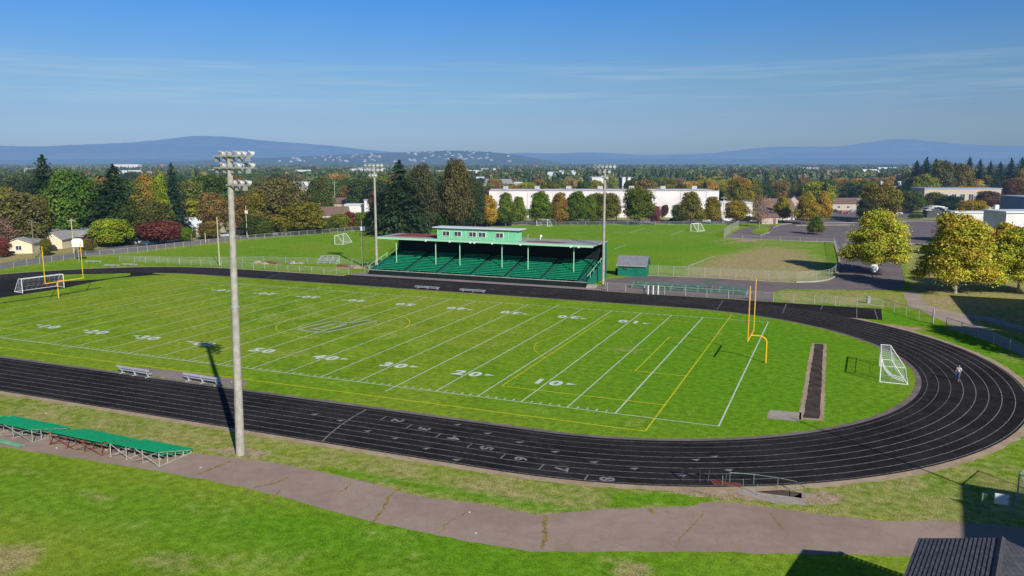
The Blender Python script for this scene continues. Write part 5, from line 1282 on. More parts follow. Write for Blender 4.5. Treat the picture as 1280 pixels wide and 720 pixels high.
def bleacher(x, y, rz, label, L=5.0, rows=5, frame='rail', seat='seatgreen', rise=.215, run=.76, group='green portable bleachers', h0=.32):
    """rows climb towards local +y"""
    t = thing('bleacher', (x, y, 0), label, 'bleacher', group, rz)
    for i in range(rows):
        MB().box((0, i*run, h0+i*rise), (L, .32, .05)).build('seat', seat, t)
        if i: MB().box((0, i*run-.38, h0+(i-1)*rise-.13), (L, .26, .04)).build('footboard', seat, t)
    n = 4
    for k in range(n):
        xx = -L/2+.12+(L-.24)*k/(n-1); m = MB()
        for i in range(rows): m.tube((xx, i*run, 0), (xx, i*run, h0+i*rise-.02), .035, n=6)
        m.tube((xx, -.1, .04), (xx, (rows-1)*run+.1, .04), .035, n=6); m.tube((xx, 0, h0-.08), (xx, (rows-1)*run, h0+(rows-1)*rise-.08), .035, n=6)
        m.build('support_frame', frame, t)
    yb = (rows-1)*run+.06; zb = h0+(rows-1)*rise-.05; w = L/3
    for k in range(2):
        xx = -L/2+.15+k*L/2; m = MB(); m.tube((xx, yb, zb), (xx+L/2-.2, yb, .08), .03, n=6); m.tube((xx, yb, .08), (xx+L/2-.2, yb, zb), .03, n=6); m.build('cross_brace', frame, t)
    return t
bleacher(70.1, -22.2, R(180-1), 'green bleacher nearest the floodlight pole, rightmost of the three by the path', 5.3, frame='postwhite')
bleacher(63.9, -22.2, R(180-2), 'green bleacher in the middle of the three by the path', 6.2, frame='rust')
bleacher(55.6, -22.2, R(180-2), 'green bleacher cut by the left edge of the picture', 7.4, frame='galv')
t = MB((57.4, -26.4, 0)); t.box((57.4, -26.4, .12), (3.6, .34, .05), R(-3)); t.box((57.4, -26.1, .06), (3.6, .08, .1), R(-3)); o = t.build('plank', 'plankgreen'); o.location = (57.4, -26.4, 0); tag(o, 'loose faded green plank lying on the path behind the left bleacher', 'plank')
for i, (px, L_, lab) in enumerate(((812, 7.2, 'low green bleacher behind the far fence, left of three, behind the white posts'), (862, 7.2, 'low green bleacher behind the far fence, middle of three'), (906, 7.2, 'low green bleacher behind the far fence, right of three'))):
    p = at(px, 362.5+ (px-812)*.06); bleacher(p.x, p.y+.6, R(-1), lab, L_, 4, frame='galv', seat='fadegreen' if False else 'standgreen', rise=.25, run=.6, group='low green bleachers behind the far fence')
p = at(408, 330); bleacher(p.x, p.y, R(12), 'bare aluminium bleacher on the grass beyond the far track', 4.6, 5, 'alu', 'alu', .32, .6, group='aluminium bleacher')
for (px, py, rz, lab) in ((140, 333.4, .1, 'upturned aluminium bench beyond the far left bend, left one'), (163, 332.3, .1, 'upturned aluminium bench beyond the far left bend, right one'), (117, 328.6, .3, 'low aluminium bench alone on the grass at far left')):
    p = at(px, py); team_bench(p.x, p.y, rz, lab, 4.0, False)
# three short white posts before the left low bleacher
for px in (810, 816.3, 822.5):
    p = at(px, 368); t = thing('white_post', p, 'short white post in front of the low green bleachers', 'post', 'three white posts'); MB().tube((0, 0, 0), (0, 0, 1.45), .11, n=8).build('shaft', 'white', t); MB().lathe([(0, .13), (.08, .12), (.12, .02)], (0, 0, 1.45), (0, 0, 1)).build('cap', 'white', t)
p = at(938.5, 374.5); t = thing('litter_bin', p, 'black litter bin on the plaza left of the goalpost uprights', 'bin'); MB().lathe([(0, .25), (.8, .28), (.82, .24)], (0, 0, 0), (0, 0, 1)).build('body', 'binblack', t); MB().lathe([(.82, .3), (1.0, .12), (1.02, 0)], (0, 0, 0), (0, 0, 1)).build('lid', 'binblack', t)
p = at(1085, 379); t = thing('litter_bin', p, 'grey mesh bin on the dry grass behind the fence at right', 'bin'); MB().lathe([(0, .32), (1.0, .38), (1.02, .34)], (0, 0, 0), (0, 0, 1)).build('body', 'galv', t); MB().lathe([(1.02, .4), (1.2, .15), (1.22, 0)], (0, 0, 0), (0, 0, 1)).build('lid', 'galv', t)

# ------------------------------------------------------------------ fences
def fence(pts, h, label, mat='link', post='postwhite', step=3.0, name='chain_link_fence', pr=.05, rail=True, solid=False):
    o0 = Vector((pts[0][0], pts[0][1], 0)); t = thing(name, o0, label, 'fence')
    P = [Vector((p[0], p[1], 0))-o0 for p in pts]; pan = MB(); ra = MB(); cnt = 0
    tot = sum((b-a).length for a, b in zip(P[:-1], P[1:])); step = max(step, tot/92)
    for a, b in zip(P[:-1], P[1:]):
        n = max(1, round((b-a).length/step))
        for i in range(n+ (1 if b is P[-1] else 0)):
            q = a.lerp(b, i/n); MB().tube(q, q+Vector((0, 0, h+.05)), pr, n=6).build('post', post, t)
        pan.add([a+Vector((0, 0, .05)), b+Vector((0, 0, .05)), b+Vector((0, 0, h)), a+Vector((0, 0, h))], [(0, 1, 2, 3)])
        if rail: ra.tube(a+Vector((0, 0, h)), b+Vector((0, 0, h)), .03, n=6)
    pan.build('mesh_panel', mat, t)
    if rail: ra.build('top_rail', post if not solid else 'galv', t)
    return t
xy = lambda L: [tuple(p)[:2] if not isinstance(p, tuple) else p for p in L]
fence([(-30, 65.5), (-14, 66.3), (0, 66.6), (27, 66.8)], 1.2, 'low pale fence along the far track left of the grandstand')
fence([(80.3, 68.2), (81, 66.9), (87.6, 66.9), (109, 66.8), (121.5, 66.7), (125.2, 66.8)], 1.45, 'pale chain link fence between track and plaza right of the grandstand', step=3.4, pr=.06)
fence(xy([(125.2, 66.8), at(1165, 404.5)]), 1.5, 'short chain link fence slanting from the chute corner to the gate post', mat='link', post='galv', step=3)
fence(xy([at(1182.5, 409.5), at(1222, 423), at(1262, 438), at(1300, 455)]), 1.4, 'chain link fence along the walkway at the right edge', mat='link', post='galv', step=4)
fence(xy([at(804, 343), at(880, 346), at(960, 350.6), at(996, 352.3), at(1020, 351.6), at(1036, 349), at(1043, 345), at(1046.5, 338), at(1048, 325), at(1042, 304)]), 1.9, 'tall green tinted fence round the near corner of the far field', mat='link_green', post='galv', step=3)
fence(xy([at(1042, 304), at(1000, 302), at(905, 297.5)]), 1.2, 'low fence between far field and car park', post='galv', step=5)
fence(xy([at(905, 297), at(912, 291), at(923, 285)]), 2.6, 'bright pale chain link fence leading back to the street at the field corner', mat='link_green', post='postwhite', step=2.5)
fence(xy([at(923, 281.5), at(750, 281.5), at(640, 282)]), 1.3, 'fence along the back street in front of the warehouse', post='galv', step=5)
fence(xy([at(468, 285.5), at(500, 283), at(560, 281.8), at(640, 281.8)]), 2.4, 'dark screened fence below the big conifer', mat='screen', post='galv', step=5)
fence(xy([at(-30, 343), at(0, 338), at(50, 330.5), at(107, 322), at(160, 317.5), at(240, 308), at(320, 299.3), at(384, 294.2), at(440, 289.5), at(468, 287)]), 1.5, 'chain link fence along the street on the left', post='postwhite', step=3)
fence(xy([at(150, 327), at(250, 329), at(330, 328), at(440, 331), at(480, 334)]), 1.3, 'fence across the rough grass behind the far track', mat='link', post='galv', step=5)
fence(xy([at(456, 340), at(466, 341)]), 1.3, 'short pale gate beside the floodlight pole left of the grandstand', step=1.2)
fence([(131.6, -5.5), (130.2, -8.6), (134.5, -10.5)], 2.1, 'corner of a chain link enclosure at the lower right edge', post='galv', step=2.5, mat='link_green')
fence([(127.9, -10.6), (131, -11.6)], 1.2, 'low pipe gate in the shade at the lower right edge', post='rail', step=1.6, mat='link')
# gate post pair
p = at(1166, 405); t = thing('gate_post', p, 'stout grey gate post beside the track at right', 'post'); MB().tube((0, 0, 0), (0, 0, 2.1), .11, n=8).build('shaft', 'galv', t); MB().lathe([(0, .13), (.1, .02)], (0, 0, 2.1), (0, 0, 1)).build('cap', 'galv', t)
sgn = MB((128.9, -11.0, 1.1)); sgn.box((128.9, -11.02, 1.15), (.75, .03, .65)); sgn.box((128.9, -11.0, 1.15), (.81, .02, .71)); o = sgn.build('notice', 'roofwhite'); o.location = (128.9, -11.0, 1.1); tag(o, 'pale blank notice hung on the pipe gate at lower right', 'sign')

# pit and ramp under the track edge
def pit():
    x0, x1, y0, y1 = PIT
    o = MB()
    o.add([(x0, y0, -.0), (x1, y0, -.0), (x1, y1, -1.1), (x0, y1, -1.1)], [(0, 1, 2, 3)]); struct(o.build('underpass_ramp', 'concrete'))
    w = MB(); w.add([(x0, y0, 0), (x0, y1, 0), (x0, y1, -1.1)], [(0, 1, 2)]); w.add([(x1, y0, 0), (x1, y1, 0), (x1, y1, -1.1)], [(0, 1, 2)]); w.add([(x0, y1, 0), (x1, y1, 0), (x1, y1, -1.1), (x0, y1, -1.1)], [(0, 1, 2, 3)])
    struct(w.build('underpass_wall', 'cinder'))
pit()
sheet('pit_apron', [(113.0, -13.9), (113.2, -12.9), (113.9, -12.4), (113.98, -13.01), (117.1, -13.03), (117.4, -14.0), (115.6, -14.5)], .018, 'concrete', .08, .5)
sheet('pit_slab', [(116.6, -11.98), (117.3, -12.0), (117.5, -13.0), (117.02, -13.0), (117.02, -12.1)], .022, 'concrete', .05, .5)
sheet('pit_lip', [(110.8, -12.0), (113.0, -11.9), (113.0, -12.6), (111.2, -12.9)], .018, 'rust', .05, .4)
t = thing('railing', (112, -13, 0), 'faded green pipe railing round the ramp beside the near track', 'railing'); O = Vector((112, -13, 0))
rp = [Vector(q)-O for q in ((111.8, -12.9, 0), (112.2, -12.1, 0), (113.8, -11.8, 0), (115.4, -11.8, 0), (116.6, -12.0, 0), (117.2, -12.9, 0))]
for q in rp+[Vector((114.2, -13.6, 0))-O, Vector((113.2, -12.9, 0))-O]: MB().tube(q, q+Vector((0, 0, .78)), .028, n=6).build('post', 'rail', t)
for z in (.76,):
    m = MB()
    for a, b in zip(rp[1:-1], rp[2:]): m.tube(a+Vector((0, 0, z)), b+Vector((0, 0, z)), .03, n=6)
    m.build('top_rail', 'rail', t)
for (x, y, rz, lab) in ((109.6, -12.7, .1, 'folded dark hurdle on the dirt, left of the railing'), (111.4, -12.4, -.1, 'folded dark hurdle on the dirt, nearest the railing')):
    t = thing('hurdle', (x, y, 0), lab, 'hurdle', 'folded hurdles', rz)
    for e in (-.6, .6):
        m = MB(); m.tube((e, -.35, .03), (e, .0, .8), .035, n=6); m.tube((e, .35, .03), (e, 0, .8), .035, n=6); m.build('leg', 'binblack', t)
    MB().box((0, 0, .82), (1.25, .05, .10)).build('crossbar', 'binblack', t)

# ------------------------------------------------------------------ near roofs at lower right
def near_building():
    t = thing('school_gable', (126.2, -26.2, 0), 'dark shingled gable roof cut by the lower right corner', 'building', rz=0); 
    ax = Vector((-.21, -.978, 0)); sd = Vector((.978, -.21, 0)); L = 26; he, hr_ = 4.0, 5.0; w = 3.45
    def Q(s, d, z): return sd*s+ax*d+Vector((0, 0, z))
    b = MB(); b.add([Q(-w+.4, .3, 0), Q(w-.4, .3, 0), Q(w-.4, .3, he), Q(0, .3, hr_-.1), Q(-w+.4, .3, he), Q(-w+.4, L, 0), Q(w-.4, L, 0), Q(w-.4, L, he), Q(0, L, hr_-.1), Q(-w+.4, L, he)], [(0, 1, 2, 3, 4), (5, 9, 8, 7, 6), (0, 4, 9, 5), (1, 6, 7, 2)]); b.build('wall', 'beigewall', t)
    for s, mat in ((-1, 'nearroof'), (1, 'nearroof')):
        r = MB(); n = 44
        # individual shingle courses: each course a lip lower than the next
        for k in range(19):
            a = k/19; bb = (k+1)/19
            z0 = he+(hr_-he)*a+.03; z1 = he+(hr_-he)*bb; r.add([Q(s*w*(1-a), 0, z0+.007), Q(s*w*(1-bb), 0, z1+.003), Q(s*w*(1-bb), L, z1+.003), Q(s*w*(1-a), L, z0+.007), Q(s*w*(1-a), 0, z0-.01), Q(s*w*(1-a), L, z0-.01)], [(0, 1, 2, 3), (0, 3, 5, 4)])
        r.build('roof_slope', mat, t)
    MB().add([Q(-.16, -.05, hr_+.0), Q(0, -.05, hr_+.09), Q(.16, -.05, hr_), Q(-.16, L, hr_), Q(0, L, hr_+.09), Q(.16, L, hr_)], [(0, 1, 4, 3), (1, 2, 5, 4)]).build('ridge_cap', 'shingledark', t)
    return t
def nearroof():
    m, n, l = newmat('near_shingles'); tc = n.new('ShaderNodeTexCoord')
    mp = n.new('ShaderNodeMapping'); mp.inputs['Rotation'].default_value = (0, 0, R(-12)+PI/2*0); l.new(tc.outputs['Object'], mp.inputs['Vector'])
    br = n.new('ShaderNodeTexBrick'); br.inputs['Scale'].default_value = 1.0; br.inputs['Brick Width'].default_value = .33; br.inputs['Row Height'].default_value = .30; br.inputs['Mortar Size'].default_value = .022; br.inputs['Mortar Smooth'].default_value = .3
    rt_ = n.new('ShaderNodeMapping'); rt_.inputs['Rotation'].default_value = (0, 0, R(90-12)); l.new(tc.outputs['Object'], rt_.inputs['Vector']); l.new(rt_.outputs[0], br.inputs['Vector'])
    br.inputs['Color1'].default_value = (.062, .062, .075, 1); br.inputs['Color2'].default_value = (.115, .112, .13, 1); br.inputs['Mortar'].default_value = (.03, .03, .038, 1)
    f = noise(n, l, tc.outputs['Object'], 1.2, 4); c = mixc(n, l, mrange(n, l, f, .3, .7), br.outputs['Color'], (.09, .09, .10), 'MIX')
    c = mixc(n, l, .35, br.outputs['Color'], c)
    b = n.new('ShaderNodeBsdfPrincipled'); l.new(c, b.inputs['Base Color']); b.inputs['Roughness'].default_value = .85; l.new(bump(n, l, br.outputs['Fac'], -.5, .03), b.inputs['Normal'])
    return finish(m, n, l, b.outputs[0], False)
M['nearroof'] = nearroof(); near_building()
t = thing('school_block', (152.5, -30, 0), 'tall school block outside the lower right corner that shades the path', 'building', rz=R(-6))
MB().box((0, 0, 5.9), (19.5, 16, 11.8)).build('wall', 'beigewall', t); MB().box((0, 0, 11.95), (20, 16.5, .3)).build('roof', 'roofgrey', t)
for i in range(5): window_parts(t, -8+4*i, -8.04, 6, 1.8, 1.6)
# big school hall outside the frame on the right that shades the lawn
t = thing('school_hall', (161.5, 56, 0), 'large school hall outside the right edge behind the shaded walkway', 'building', rz=R(0))
MB().box((0, 0, 6), (17, 27, 12)).build('wall', 'whitewall', t); MB().box((0, 0, 12.15), (17.6, 27.6, .3)).build('roof', 'roofwhite', t)
for i in range(4): MB().box((-8.55, -9+6*i, 5), (.08, 3, 1.8)).build('window', 'glass', t)

# ------------------------------------------------------------------ poles, street things
def util_pole(px, yb, yt, mat, label, arm=True, box=False, r=.16, lean=0.0):
    p = at(px, yb); h = zat(yt, depth(p)); t = thing('utility_pole', p, label, 'pole', 'utility poles')
    MB().tube((0, 0, 0), (lean, 0, h), r, r*.65, 10).build('pole', mat, t)
    if arm: MB().box((lean*.93, 0, h*.93), (2.2, .12, .12), CAMROT).build('crossarm', mat, t)
    if arm:
        for e in (-.9, -.4, .4, .9): MB().tube((lean*.93+e*math.cos(CAMROT), e*math.sin(CAMROT), h*.93+.06), (lean*.93+e*math.cos(CAMROT), e*math.sin(CAMROT), h*.93+.24), .05, n=6).build('insulator', 'galv', t)
    if box: MB().box((lean*.8+.3, -.2, h*.8), (.7, .5, .9)).build('transformer', 'white', t)
    return t
util_pole(43.5, 323, 275, 'poledark', 'brown street pole with a lamp arm at far left')
util_pole(92.5, 317, 273, 'polelight', 'pale street pole behind the white backboard')
util_pole(274.5, 331.5, 271, 'polelight', 'pale wooden pole on the grass left of the nearest floodlight', arm=False)
util_pole(240, 310, 292, 'poledark', 'short brown post on the field edge below the white roof', arm=False, r=.14)
util_pole(257, 303, 291, 'polelight', 'short pale post by the street right of the brown post', arm=False, r=.14)
util_pole(309, 297, 257, 'polelight', 'slim pole carrying a white transformer right of the nearest floodlight', arm=False, box=True, r=.13)
util_pole(349, 290, 258, 'polelight', 'leaning grey pole by the flat topped tree', arm=False, lean=-1.2)
util_pole(453.5, 332.5, 274, 'polelight', 'slim pale pole with a white box left of the grandstand', arm=False, box=True, r=.17)
util_pole(419, 262, 226, 'polelight', 'tall pole with lamp above the pinkish flats')
util_pole(232, 298, 270, 'galv', 'thin grey pole before the white roof', arm=False, r=.08)
util_pole(770.5, 279.5, 243, 'galv', 'grey pole before the warehouse right of the third floodlight', arm=False, r=.2)
util_pole(903.5, 280, 245, 'polelight', 'pale pole at the field corner by the warehouse end', arm=True, box=True)
util_pole(1108, 275, 238, 'polelight', 'pole standing in front of the dark gold tree', arm=False)
util_pole(1076, 273, 249, 'galv', 'thin grey lamp post beside the rear car park', arm=False, r=.12)
util_pole(1070, 273, 248, 'galv', 'grey lamp post with wide arms beside the rear car park')
for i, (px, yb, yt) in enumerate(((615, 232, 213), (640, 236, 216), (664, 236, 214), (697, 234, 215))):
    util_pole(px, yb, yt, 'galv', 'distant pale mast in the row above the press box', arm=False, r=.35)
# power lines are real thin wires between street poles
def wire(a, b, label, sag=.8):
    m = MB(); P = [a.lerp(b, k/12)-Vector((0, 0, sag*4*(k/12)*(1-k/12))) for k in range(13)]; m.path(P, .035, 4); o = m.build('power_line', 'binblack'); tag(o, label, 'cable')
pA = at(43.5, 323); pB = at(92.5, 317); pA.z = 9; pB.z = 9.5; wire(pA, pB, 'overhead wire between the two street poles at far left')
pA = at(903.5, 280); pB = at(1070, 273); pA.z = 9.0; pB.z = 7.4; wire(pA, pB, 'overhead wire across the car park from the pale field corner pole', 1.2)
# basketball backboard
p = at(99, 327); t = thing('basketball_hoop', p, 'white basketball backboard on a post at the far left bend', 'basketball hoop', rz=CAMROT)
MB().tube((0, 0, 0), (0, 0, 3.9), .08).build('post', 'galv', t)
m = MB(); m.prism([(-1.3, 3.4), (1.3, 3.4), (1.3, 4.9), (.7, 5.35), (-.7, 5.35), (-1.3, 4.9)], 'y', -.16, -.10); m.build('backboard', 'white', t)
m = MB(); m.path([(.23*math.cos(a), .15+.23*math.sin(a), 3.7) for a in np.linspace(0, 2*PI, 11)], .02, 5); m.build('rim', 'rust', t)
# orbital sign at the right (round white sign on two dark legs)
p = at(1092, 347); t = thing('round_sign', p, 'white oval sign leaning on two dark legs below the left yellow tree', 'sign', rz=CAMROT)
MB().lathe([(-.06, 0), (-.06, .78), (.06, .78), (.06, 0)], (0, 0, 1.9), (0, 1, 0), 18).build('board', 'roofwhite', t)
MB().lathe([(-.065, 0), (-.065, .42), (-.07, .42), (-.07, 0)], (0, 0, 1.9), (0, 1, 0), 18).build('emblem', 'galv', t)
MB().tube((-.8, 0, 1.7), (-.2, 0, 0), .08).build('leg', 'binblack', t); MB().tube((.8, 0, 1.7), (.5, 0, .2), .08).build('leg', 'binblack', t)

# ------------------------------------------------------------------ vehicles
def make_car(p, rz, paint_, label, pickup=False, van=False):
    t = thing('parked_car', p, label, 'car', 'cars parked around the streets and lots', rz)
    mt = M.get('car_'+paint_)
    L, W = 4.5, 1.78; h = .62 if not van else .7
    b = MB(); b.prism([(-L/2, .28), (L/2, .28), (L/2+.03, .62), (L/2-.12, .82), (L*.22, .92), (-L*.40, .95), (-L/2-.02, .80), (-L/2-.02, .5)], 'y', -W/2, W/2); b.build('body', mt, t)
    top = 1.45 if not van else 1.75
    if pickup: cab = [(-L*.06, .93), (-.02, top), (L*.12, top), (L*.24, .93)]
    else: cab = [(-L*.42, .93), (-L*.33, top-.04), (L*.06, top), (L*.24, .92)]
    def taper(m, poly, k, z): pass
    m = MB(); n = len(cab); m.add([(x, -W/2+.10+(.14 if z > 1.1 else 0), z) for x, z in cab]+[(x, W/2-.10-(.14 if z > 1.1 else 0), z) for x, z in cab], [tuple(range(n)), tuple(range(n, 2*n))[::-1]]+[(i, (i+1) % n, n+(i+1) % n, n+i) for i in range(n)]); m.build('window_band', 'glass', t)
    x0, x1 = cab[1][0], cab[2][0]; MB().box(((x0+x1)/2, 0, top+.02), (x1-x0+.06, W-.44, .05)).build('roof', mt, t)
    for sx in (-1, 1):
        for sy in (-1, 1):
            w = MB(); w.lathe([(-.1, .0), (-.1, .31), (.1, .31), (.1, 0)], (sx*L*.31, sy*(W/2-.08), .32), (0, 1, 0), 14); wo = w.build('wheel', 'tyre', t)
            MB().lathe([(0, .19), (.012, .17), (.014, 0)], (sx*L*.31, sy*(W/2+.025), .32), (0, sy, 0), 10).build('rim', 'alu', wo)
    for sy in (-1, 1):
        MB().box((L/2-.02, sy*.62, .66), (.10, .36, .14)).build('headlight', 'carlamp', t); MB().box((-L/2, sy*.66, .72), (.08, .26, .16)).build('tail_light', 'rust', t)
    return t
for k, c in {'dark': (.03, .035, .04), 'white': (.7, .7, .7), 'red': (.30, .03, .03), 'blue': (.05, .10, .20), 'grey': (.22, .23, .24), 'silver': (.5, .51, .52)}.items():
    M['car_'+k] = plain('car_paint_'+k, c, .25, .1, var=.04, spec=.6)
SR = math.atan2((at(240, 303)-at(60, 324)).y, (at(240, 303)-at(60, 324)).x)
cars = [((64, 313), SR+1.2, 'dark', 'dark car parked under the cream gabled carport', {}), ((5, 319), SR, 'dark', 'dark car at the left edge below the crimson tree', {}),
 ((168, 305), SR+1.4, 'white', 'white car in the drive left of the red maple', {}), ((186, 306), SR, 'blue', 'dark teal car beside the street under the red maple', {}),
 ((214, 303), SR, 'silver', 'pale car beside the street right of the red maple', {}), ((268, 297), SR, 'dark', 'dark car near the small russet tree', {}),
 ((283, 296), SR, 'white', 'white car just left of the nearest floodlight pole', {}), ((340, 294.5), SR, 'grey', 'grey car at the street by the leaning pole', {}),
 ((360, 293.5), SR, 'silver', 'silver car at the street below the flat topped tree', {}), ((1127, 290.5), R(10), 'grey', 'dark grey car alone in the car park beside the left yellow tree', {}),
 ((1056, 267), R(20), 'red', 'red car in the rear car park', {}), ((1044, 265.5), R(15), 'dark', 'dark car left of the red one in the rear car park', {}),
 ((1068, 266), R(20), 'grey', 'grey car right of the red one in the rear car park', {}), ((1121, 268), R(20), 'white', 'white car right of the dark gold tree', {'van': True}),
 ((880, 277.4), R(22), 'white', 'white van before the warehouse between the yellow brown and yellow tree', {'van': True}), ((706, 277.6), R(22), 'dark', 'dark car in front of the golden brown warehouse tree', {}),
 ((842, 277.4), R(22), 'dark', 'dark car parked along the right part of the warehouse', {}), ((954, 275.5), R(22), 'silver', 'silver car at the corner by the half bare tree', {}), ((823, 277.4), R(22), 'grey', 'grey car beside the small wine red tree', {})]
for (q, rz, c, lab, kw) in cars: make_car(at(*q), rz, c, lab, **kw)

# ------------------------------------------------------------------ hedge and bits
for (px, yb, w, lab) in ((1145, 273.5, 26, 'low dark hedge before the school building'), (930, 276.5, 30, 'dark hedge before the white two storey house')):
    p = at(px, yb); s = depth(p)/FPX
    t = thing('hedge', p, lab, 'hedge', rz=CAMROT, scale=(w*s, 3.0, 2.0)); c = bpy.data.objects.new('foliage', CR['round'][0]); COL.objects.link(c); c.parent = t; c.color = (.04, .07, .02, 0)
# stakes of the young tree
p = at(1013, 295.3)
for i, dx in enumerate((-1.4, 1.5, 3.6)):
    t = thing('tree_stake', p+RH*dx, 'brown stake guarding the small street tree', 'stake', 'stakes round the small street tree'); MB().tube((0, 0, 0), (.05, 0, 3.0), .09, .07, 6).build('shaft', 'rust', t); MB().tube((0, 0, 2.4), (0, .5, 2.4), .03, n=5).build('tie', 'binblack', t)
# litter: cups on path and verge
for (px, py) in ((70, 560.5), (116, 558), (132, 563), (250, 585), (586, 641), (594, 667), (200, 574), (57, 517), (289, 478)):
    p = at(px, py); t = MB(); t.lathe([(0, .0), (0, .03), (.08, .045), (.08, 0)], (0, 0, .04), (.9, .2, .1), 10); o = t.build('paper_cup', 'white'); o.location = p; tag(o, 'white litter lying on the path or verge near the bleachers', 'litter', 'pieces of white litter')
# rubble behind the far track
rr3 = random.Random(2)
mats = ['concrete', 'beige', 'rust', 'roofbrown']
for i, (px, py) in enumerate(((322, 329), (330, 330), (338, 329.5), (348, 330), (366, 329.5), (374, 329.5), (427, 333), (434, 334), (441, 333.5), (446, 335))):
    p = at(px, py); m = MB(); s = rr3.uniform(.9, 1.6)
    vs = [(s*rr3.uniform(.7, 1.1)*math.cos(a), .6*s*rr3.uniform(.7, 1.1)*math.sin(a)) for a in np.linspace(0, 2*PI, 8)[:-1]]
    m.prism(vs, 'z', 0, .25); m.prism([(x*.6, y*.6) for x, y in vs], 'z', .25, rr3.uniform(.35, .6)); o = m.build('rubble_pile', mats[i % 4]); o.location = p; tag(o, 'small heap of rubble in the rough grass behind the far track', 'rubble', 'rubble heaps behind the far track')

# ------------------------------------------------------------------ person walking on the bend
def person(p, rz):
    t = thing('person', p, 'person in white top and blue jeans walking in the middle lanes of the bend', 'person', rz=rz)
    def skin(name, verts, edges, rad, mat, sub=1):
        me = bpy.data.meshes.new(name); me.from_pydata(verts, edges, []); o = bpy.data.objects.new(name, me); COL.objects.link(o); o.parent = t
        m = o.modifiers.new('s', 'SKIN'); m.use_smooth_shade = True
        for i, r in enumerate(rad): me.skin_vertices[0].data[i].radius = (r, r*.9)
        me.skin_vertices[0].data[0].use_root = True
        s = o.modifiers.new('d', 'SUBSURF'); s.levels = sub; s.render_levels = sub
        me.materials.append(M[mat]); return o
    # one continuous body: pelvis root, spine, neck, head, arms, legs
    V = [(0, 0, .93), (0, .0, 1.15), (0, .02, 1.38), (0, .02, 1.50), (0, .03, 1.60), (0, .03, 1.70),
         (-.18, .02, 1.42), (-.24, .0, 1.15), (-.20, .16, .95), (-.19, .24, .93), (.18, .02, 1.42), (.25, .06, 1.16), (.20, .24, 1.02), (.19, .31, 1.01),
         (-.09, 0, .88), (-.10, .16, .50), (-.10, .06, .09), (-.10, .20, .04), (.09, 0, .88), (.10, -.06, .50), (.10, -.26, .12), (.10, -.16, .04)]
    E_ = [(0, 1), (1, 2), (2, 3), (3, 4), (4, 5), (2, 6), (6, 7), (7, 8), (8, 9), (2, 10), (10, 11), (11, 12), (12, 13), (0, 14), (14, 15), (15, 16), (16, 17), (0, 18), (18, 19), (19, 20), (20, 21)]
    rad = [.13, .12, .14, .055, .095, .07, .06, .045, .035, .04, .06, .045, .035, .04, .09, .065, .045, .04, .09, .065, .045, .04]
    skin('body', V, E_, rad, 'skin', 2)
    skin('shirt', [(0, 0, .95), (0, 0, 1.15), (0, .02, 1.40), (-.18, .02, 1.41), (-.23, .0, 1.22), (.18, .02, 1.41), (.235, .03, 1.22)], [(0, 1), (1, 2), (2, 3), (3, 4), (2, 5), (5, 6)], [.155, .145, .16, .085, .07, .085, .07], 'shirt', 2)
    skin('jeans', [(0, 0, .96), (-.09, 0, .86), (-.10, .16, .50), (-.10, .07, .13), (.09, 0, .86), (.10, -.06, .50), (.10, -.24, .16)], [(0, 1), (1, 2), (2, 3), (0, 4), (4, 5), (5, 6)], [.15, .11, .082, .065, .11, .082, .065], 'jeans', 2)
    skin('hair', [(0, -.02, 1.70), (0, -.05, 1.60), (0, -.06, 1.48)], [(0, 1), (1, 2)], [.10, .10, .06], 'hair', 2)
person(at(1197.5, 476.5), R(150))

# ------------------------------------------------------------------ light and sky
SUN_EL = R(28.8); SX, SY = 0.735, -0.678
sd_ = Vector((SX*math.cos(SUN_EL), SY*math.cos(SUN_EL), math.sin(SUN_EL))).normalized()
sl = bpy.data.lights.new('sun', 'SUN'); sl.energy = 5.0; sl.angle = R(.53); sl.color = (1.0, .955, .88)
so = bpy.data.objects.new('sun', sl); COL.objects.link(so); so.rotation_euler = (-sd_).to_track_quat('-Z', 'Y').to_euler(); so.location = (100, 0, 80)
w = bpy.data.worlds.new('World'); sc.world = w; w.use_nodes = True
n, l = w.node_tree.nodes, w.node_tree.links; n.clear()
sk = n.new('ShaderNodeTexSky'); sk.sky_type = 'NISHITA'; sk.sun_disc = False; sk.sun_elevation = SUN_EL; sk.sun_rotation = math.atan2(SX, SY)
sk.altitude = 50; sk.air_density = 1.0; sk.dust_density = .6; sk.ozone_density = 2.0
tc = n.new('ShaderNodeTexCoord'); sx_ = n.new('ShaderNodeSeparateXYZ'); l.new(tc.outputs['Generated'], sx_.inputs[0])
rp_ = n.new('ShaderNodeValToRGB'); l.new(mth(n, l, 'MULTIPLY', sx_.outputs[2], 4.0, clamp=True), rp_.inputs[0])
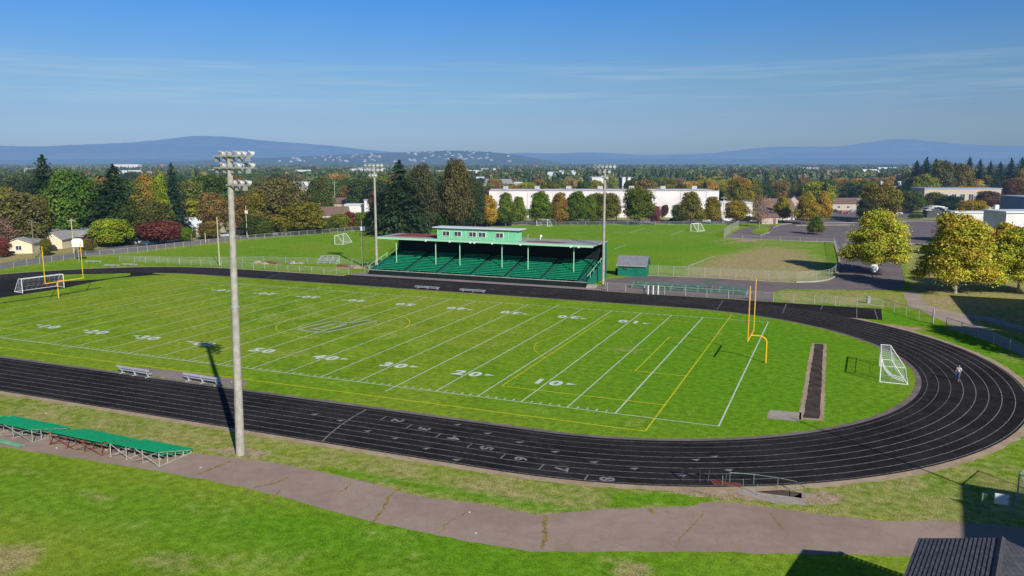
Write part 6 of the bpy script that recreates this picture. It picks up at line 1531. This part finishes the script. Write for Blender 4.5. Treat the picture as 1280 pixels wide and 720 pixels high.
cr = rp_.color_ramp; cr.elements[0].position = 0.0; cr.elements[0].color = (.50, .72, 1.42, 1); cr.elements[1].position = 1.0; cr.elements[1].color = (.26, .50, .85, 1)
SKYSTOPS = [(.10, (.50, .70, 1.24, 1)), (.22, (.52, .68, 1.06, 1)), (.40, (.53, .74, 1.03, 1)), (.80, (.29, .74, 1.31, 1))]
for q, c in SKYSTOPS: e = cr.elements.new(q); e.color = c
skc = mixc(n, l, 1.0, sk.outputs[0], rp_.outputs[0], 'MULTIPLY')
# thin cirrus bands
az = mth(n, l, 'ARCTAN2', sx_.outputs[0], sx_.outputs[1])
cb = n.new('ShaderNodeCombineXYZ'); l.new(mth(n, l, 'MULTIPLY', az, 1.6), cb.inputs[0]); l.new(mth(n, l, 'MULTIPLY', sx_.outputs[2], 34.0), cb.inputs[1])
c1 = noise(n, l, cb.outputs[0], 1.0, 5, .6)
cb2 = n.new('ShaderNodeCombineXYZ'); l.new(mth(n, l, 'MULTIPLY', az, 5.0), cb2.inputs[0]); l.new(mth(n, l, 'MULTIPLY', sx_.outputs[2], 120.0), cb2.inputs[1])
c2 = noise(n, l, cb2.outputs[0], 1.0, 5, .65)
band = mth(n, l, 'MULTIPLY', mrange(n, l, sx_.outputs[2], .045, .085), mrange(n, l, sx_.outputs[2], .135, .10))
cl = mth(n, l, 'MULTIPLY', mrange(n, l, mth(n, l, 'ADD', mth(n, l, 'MULTIPLY', c1, .6), mth(n, l, 'MULTIPLY', c2, .4)), .46, .64), mth(n, l, 'MULTIPLY_ADD', band, .30, .015))
skc = mixc(n, l, cl, skc, (5.6, 7.1, 8.3))
bg = n.new('ShaderNodeBackground'); l.new(skc, bg.inputs[0]); bg.inputs[1].default_value = .085
wo = n.new('ShaderNodeOutputWorld'); l.new(bg.outputs[0], wo.inputs[0])

sc.view_settings.view_transform = 'Standard'; sc.view_settings.look = 'None'; sc.view_settings.exposure = 0; sc.view_settings.gamma = 1
sc.render.engine = 'CYCLES'; sc.cycles.max_bounces = 5; sc.cycles.transparent_max_bounces = 16; sc.cycles.diffuse_bounces = 2
sc.cycles.use_denoising = True
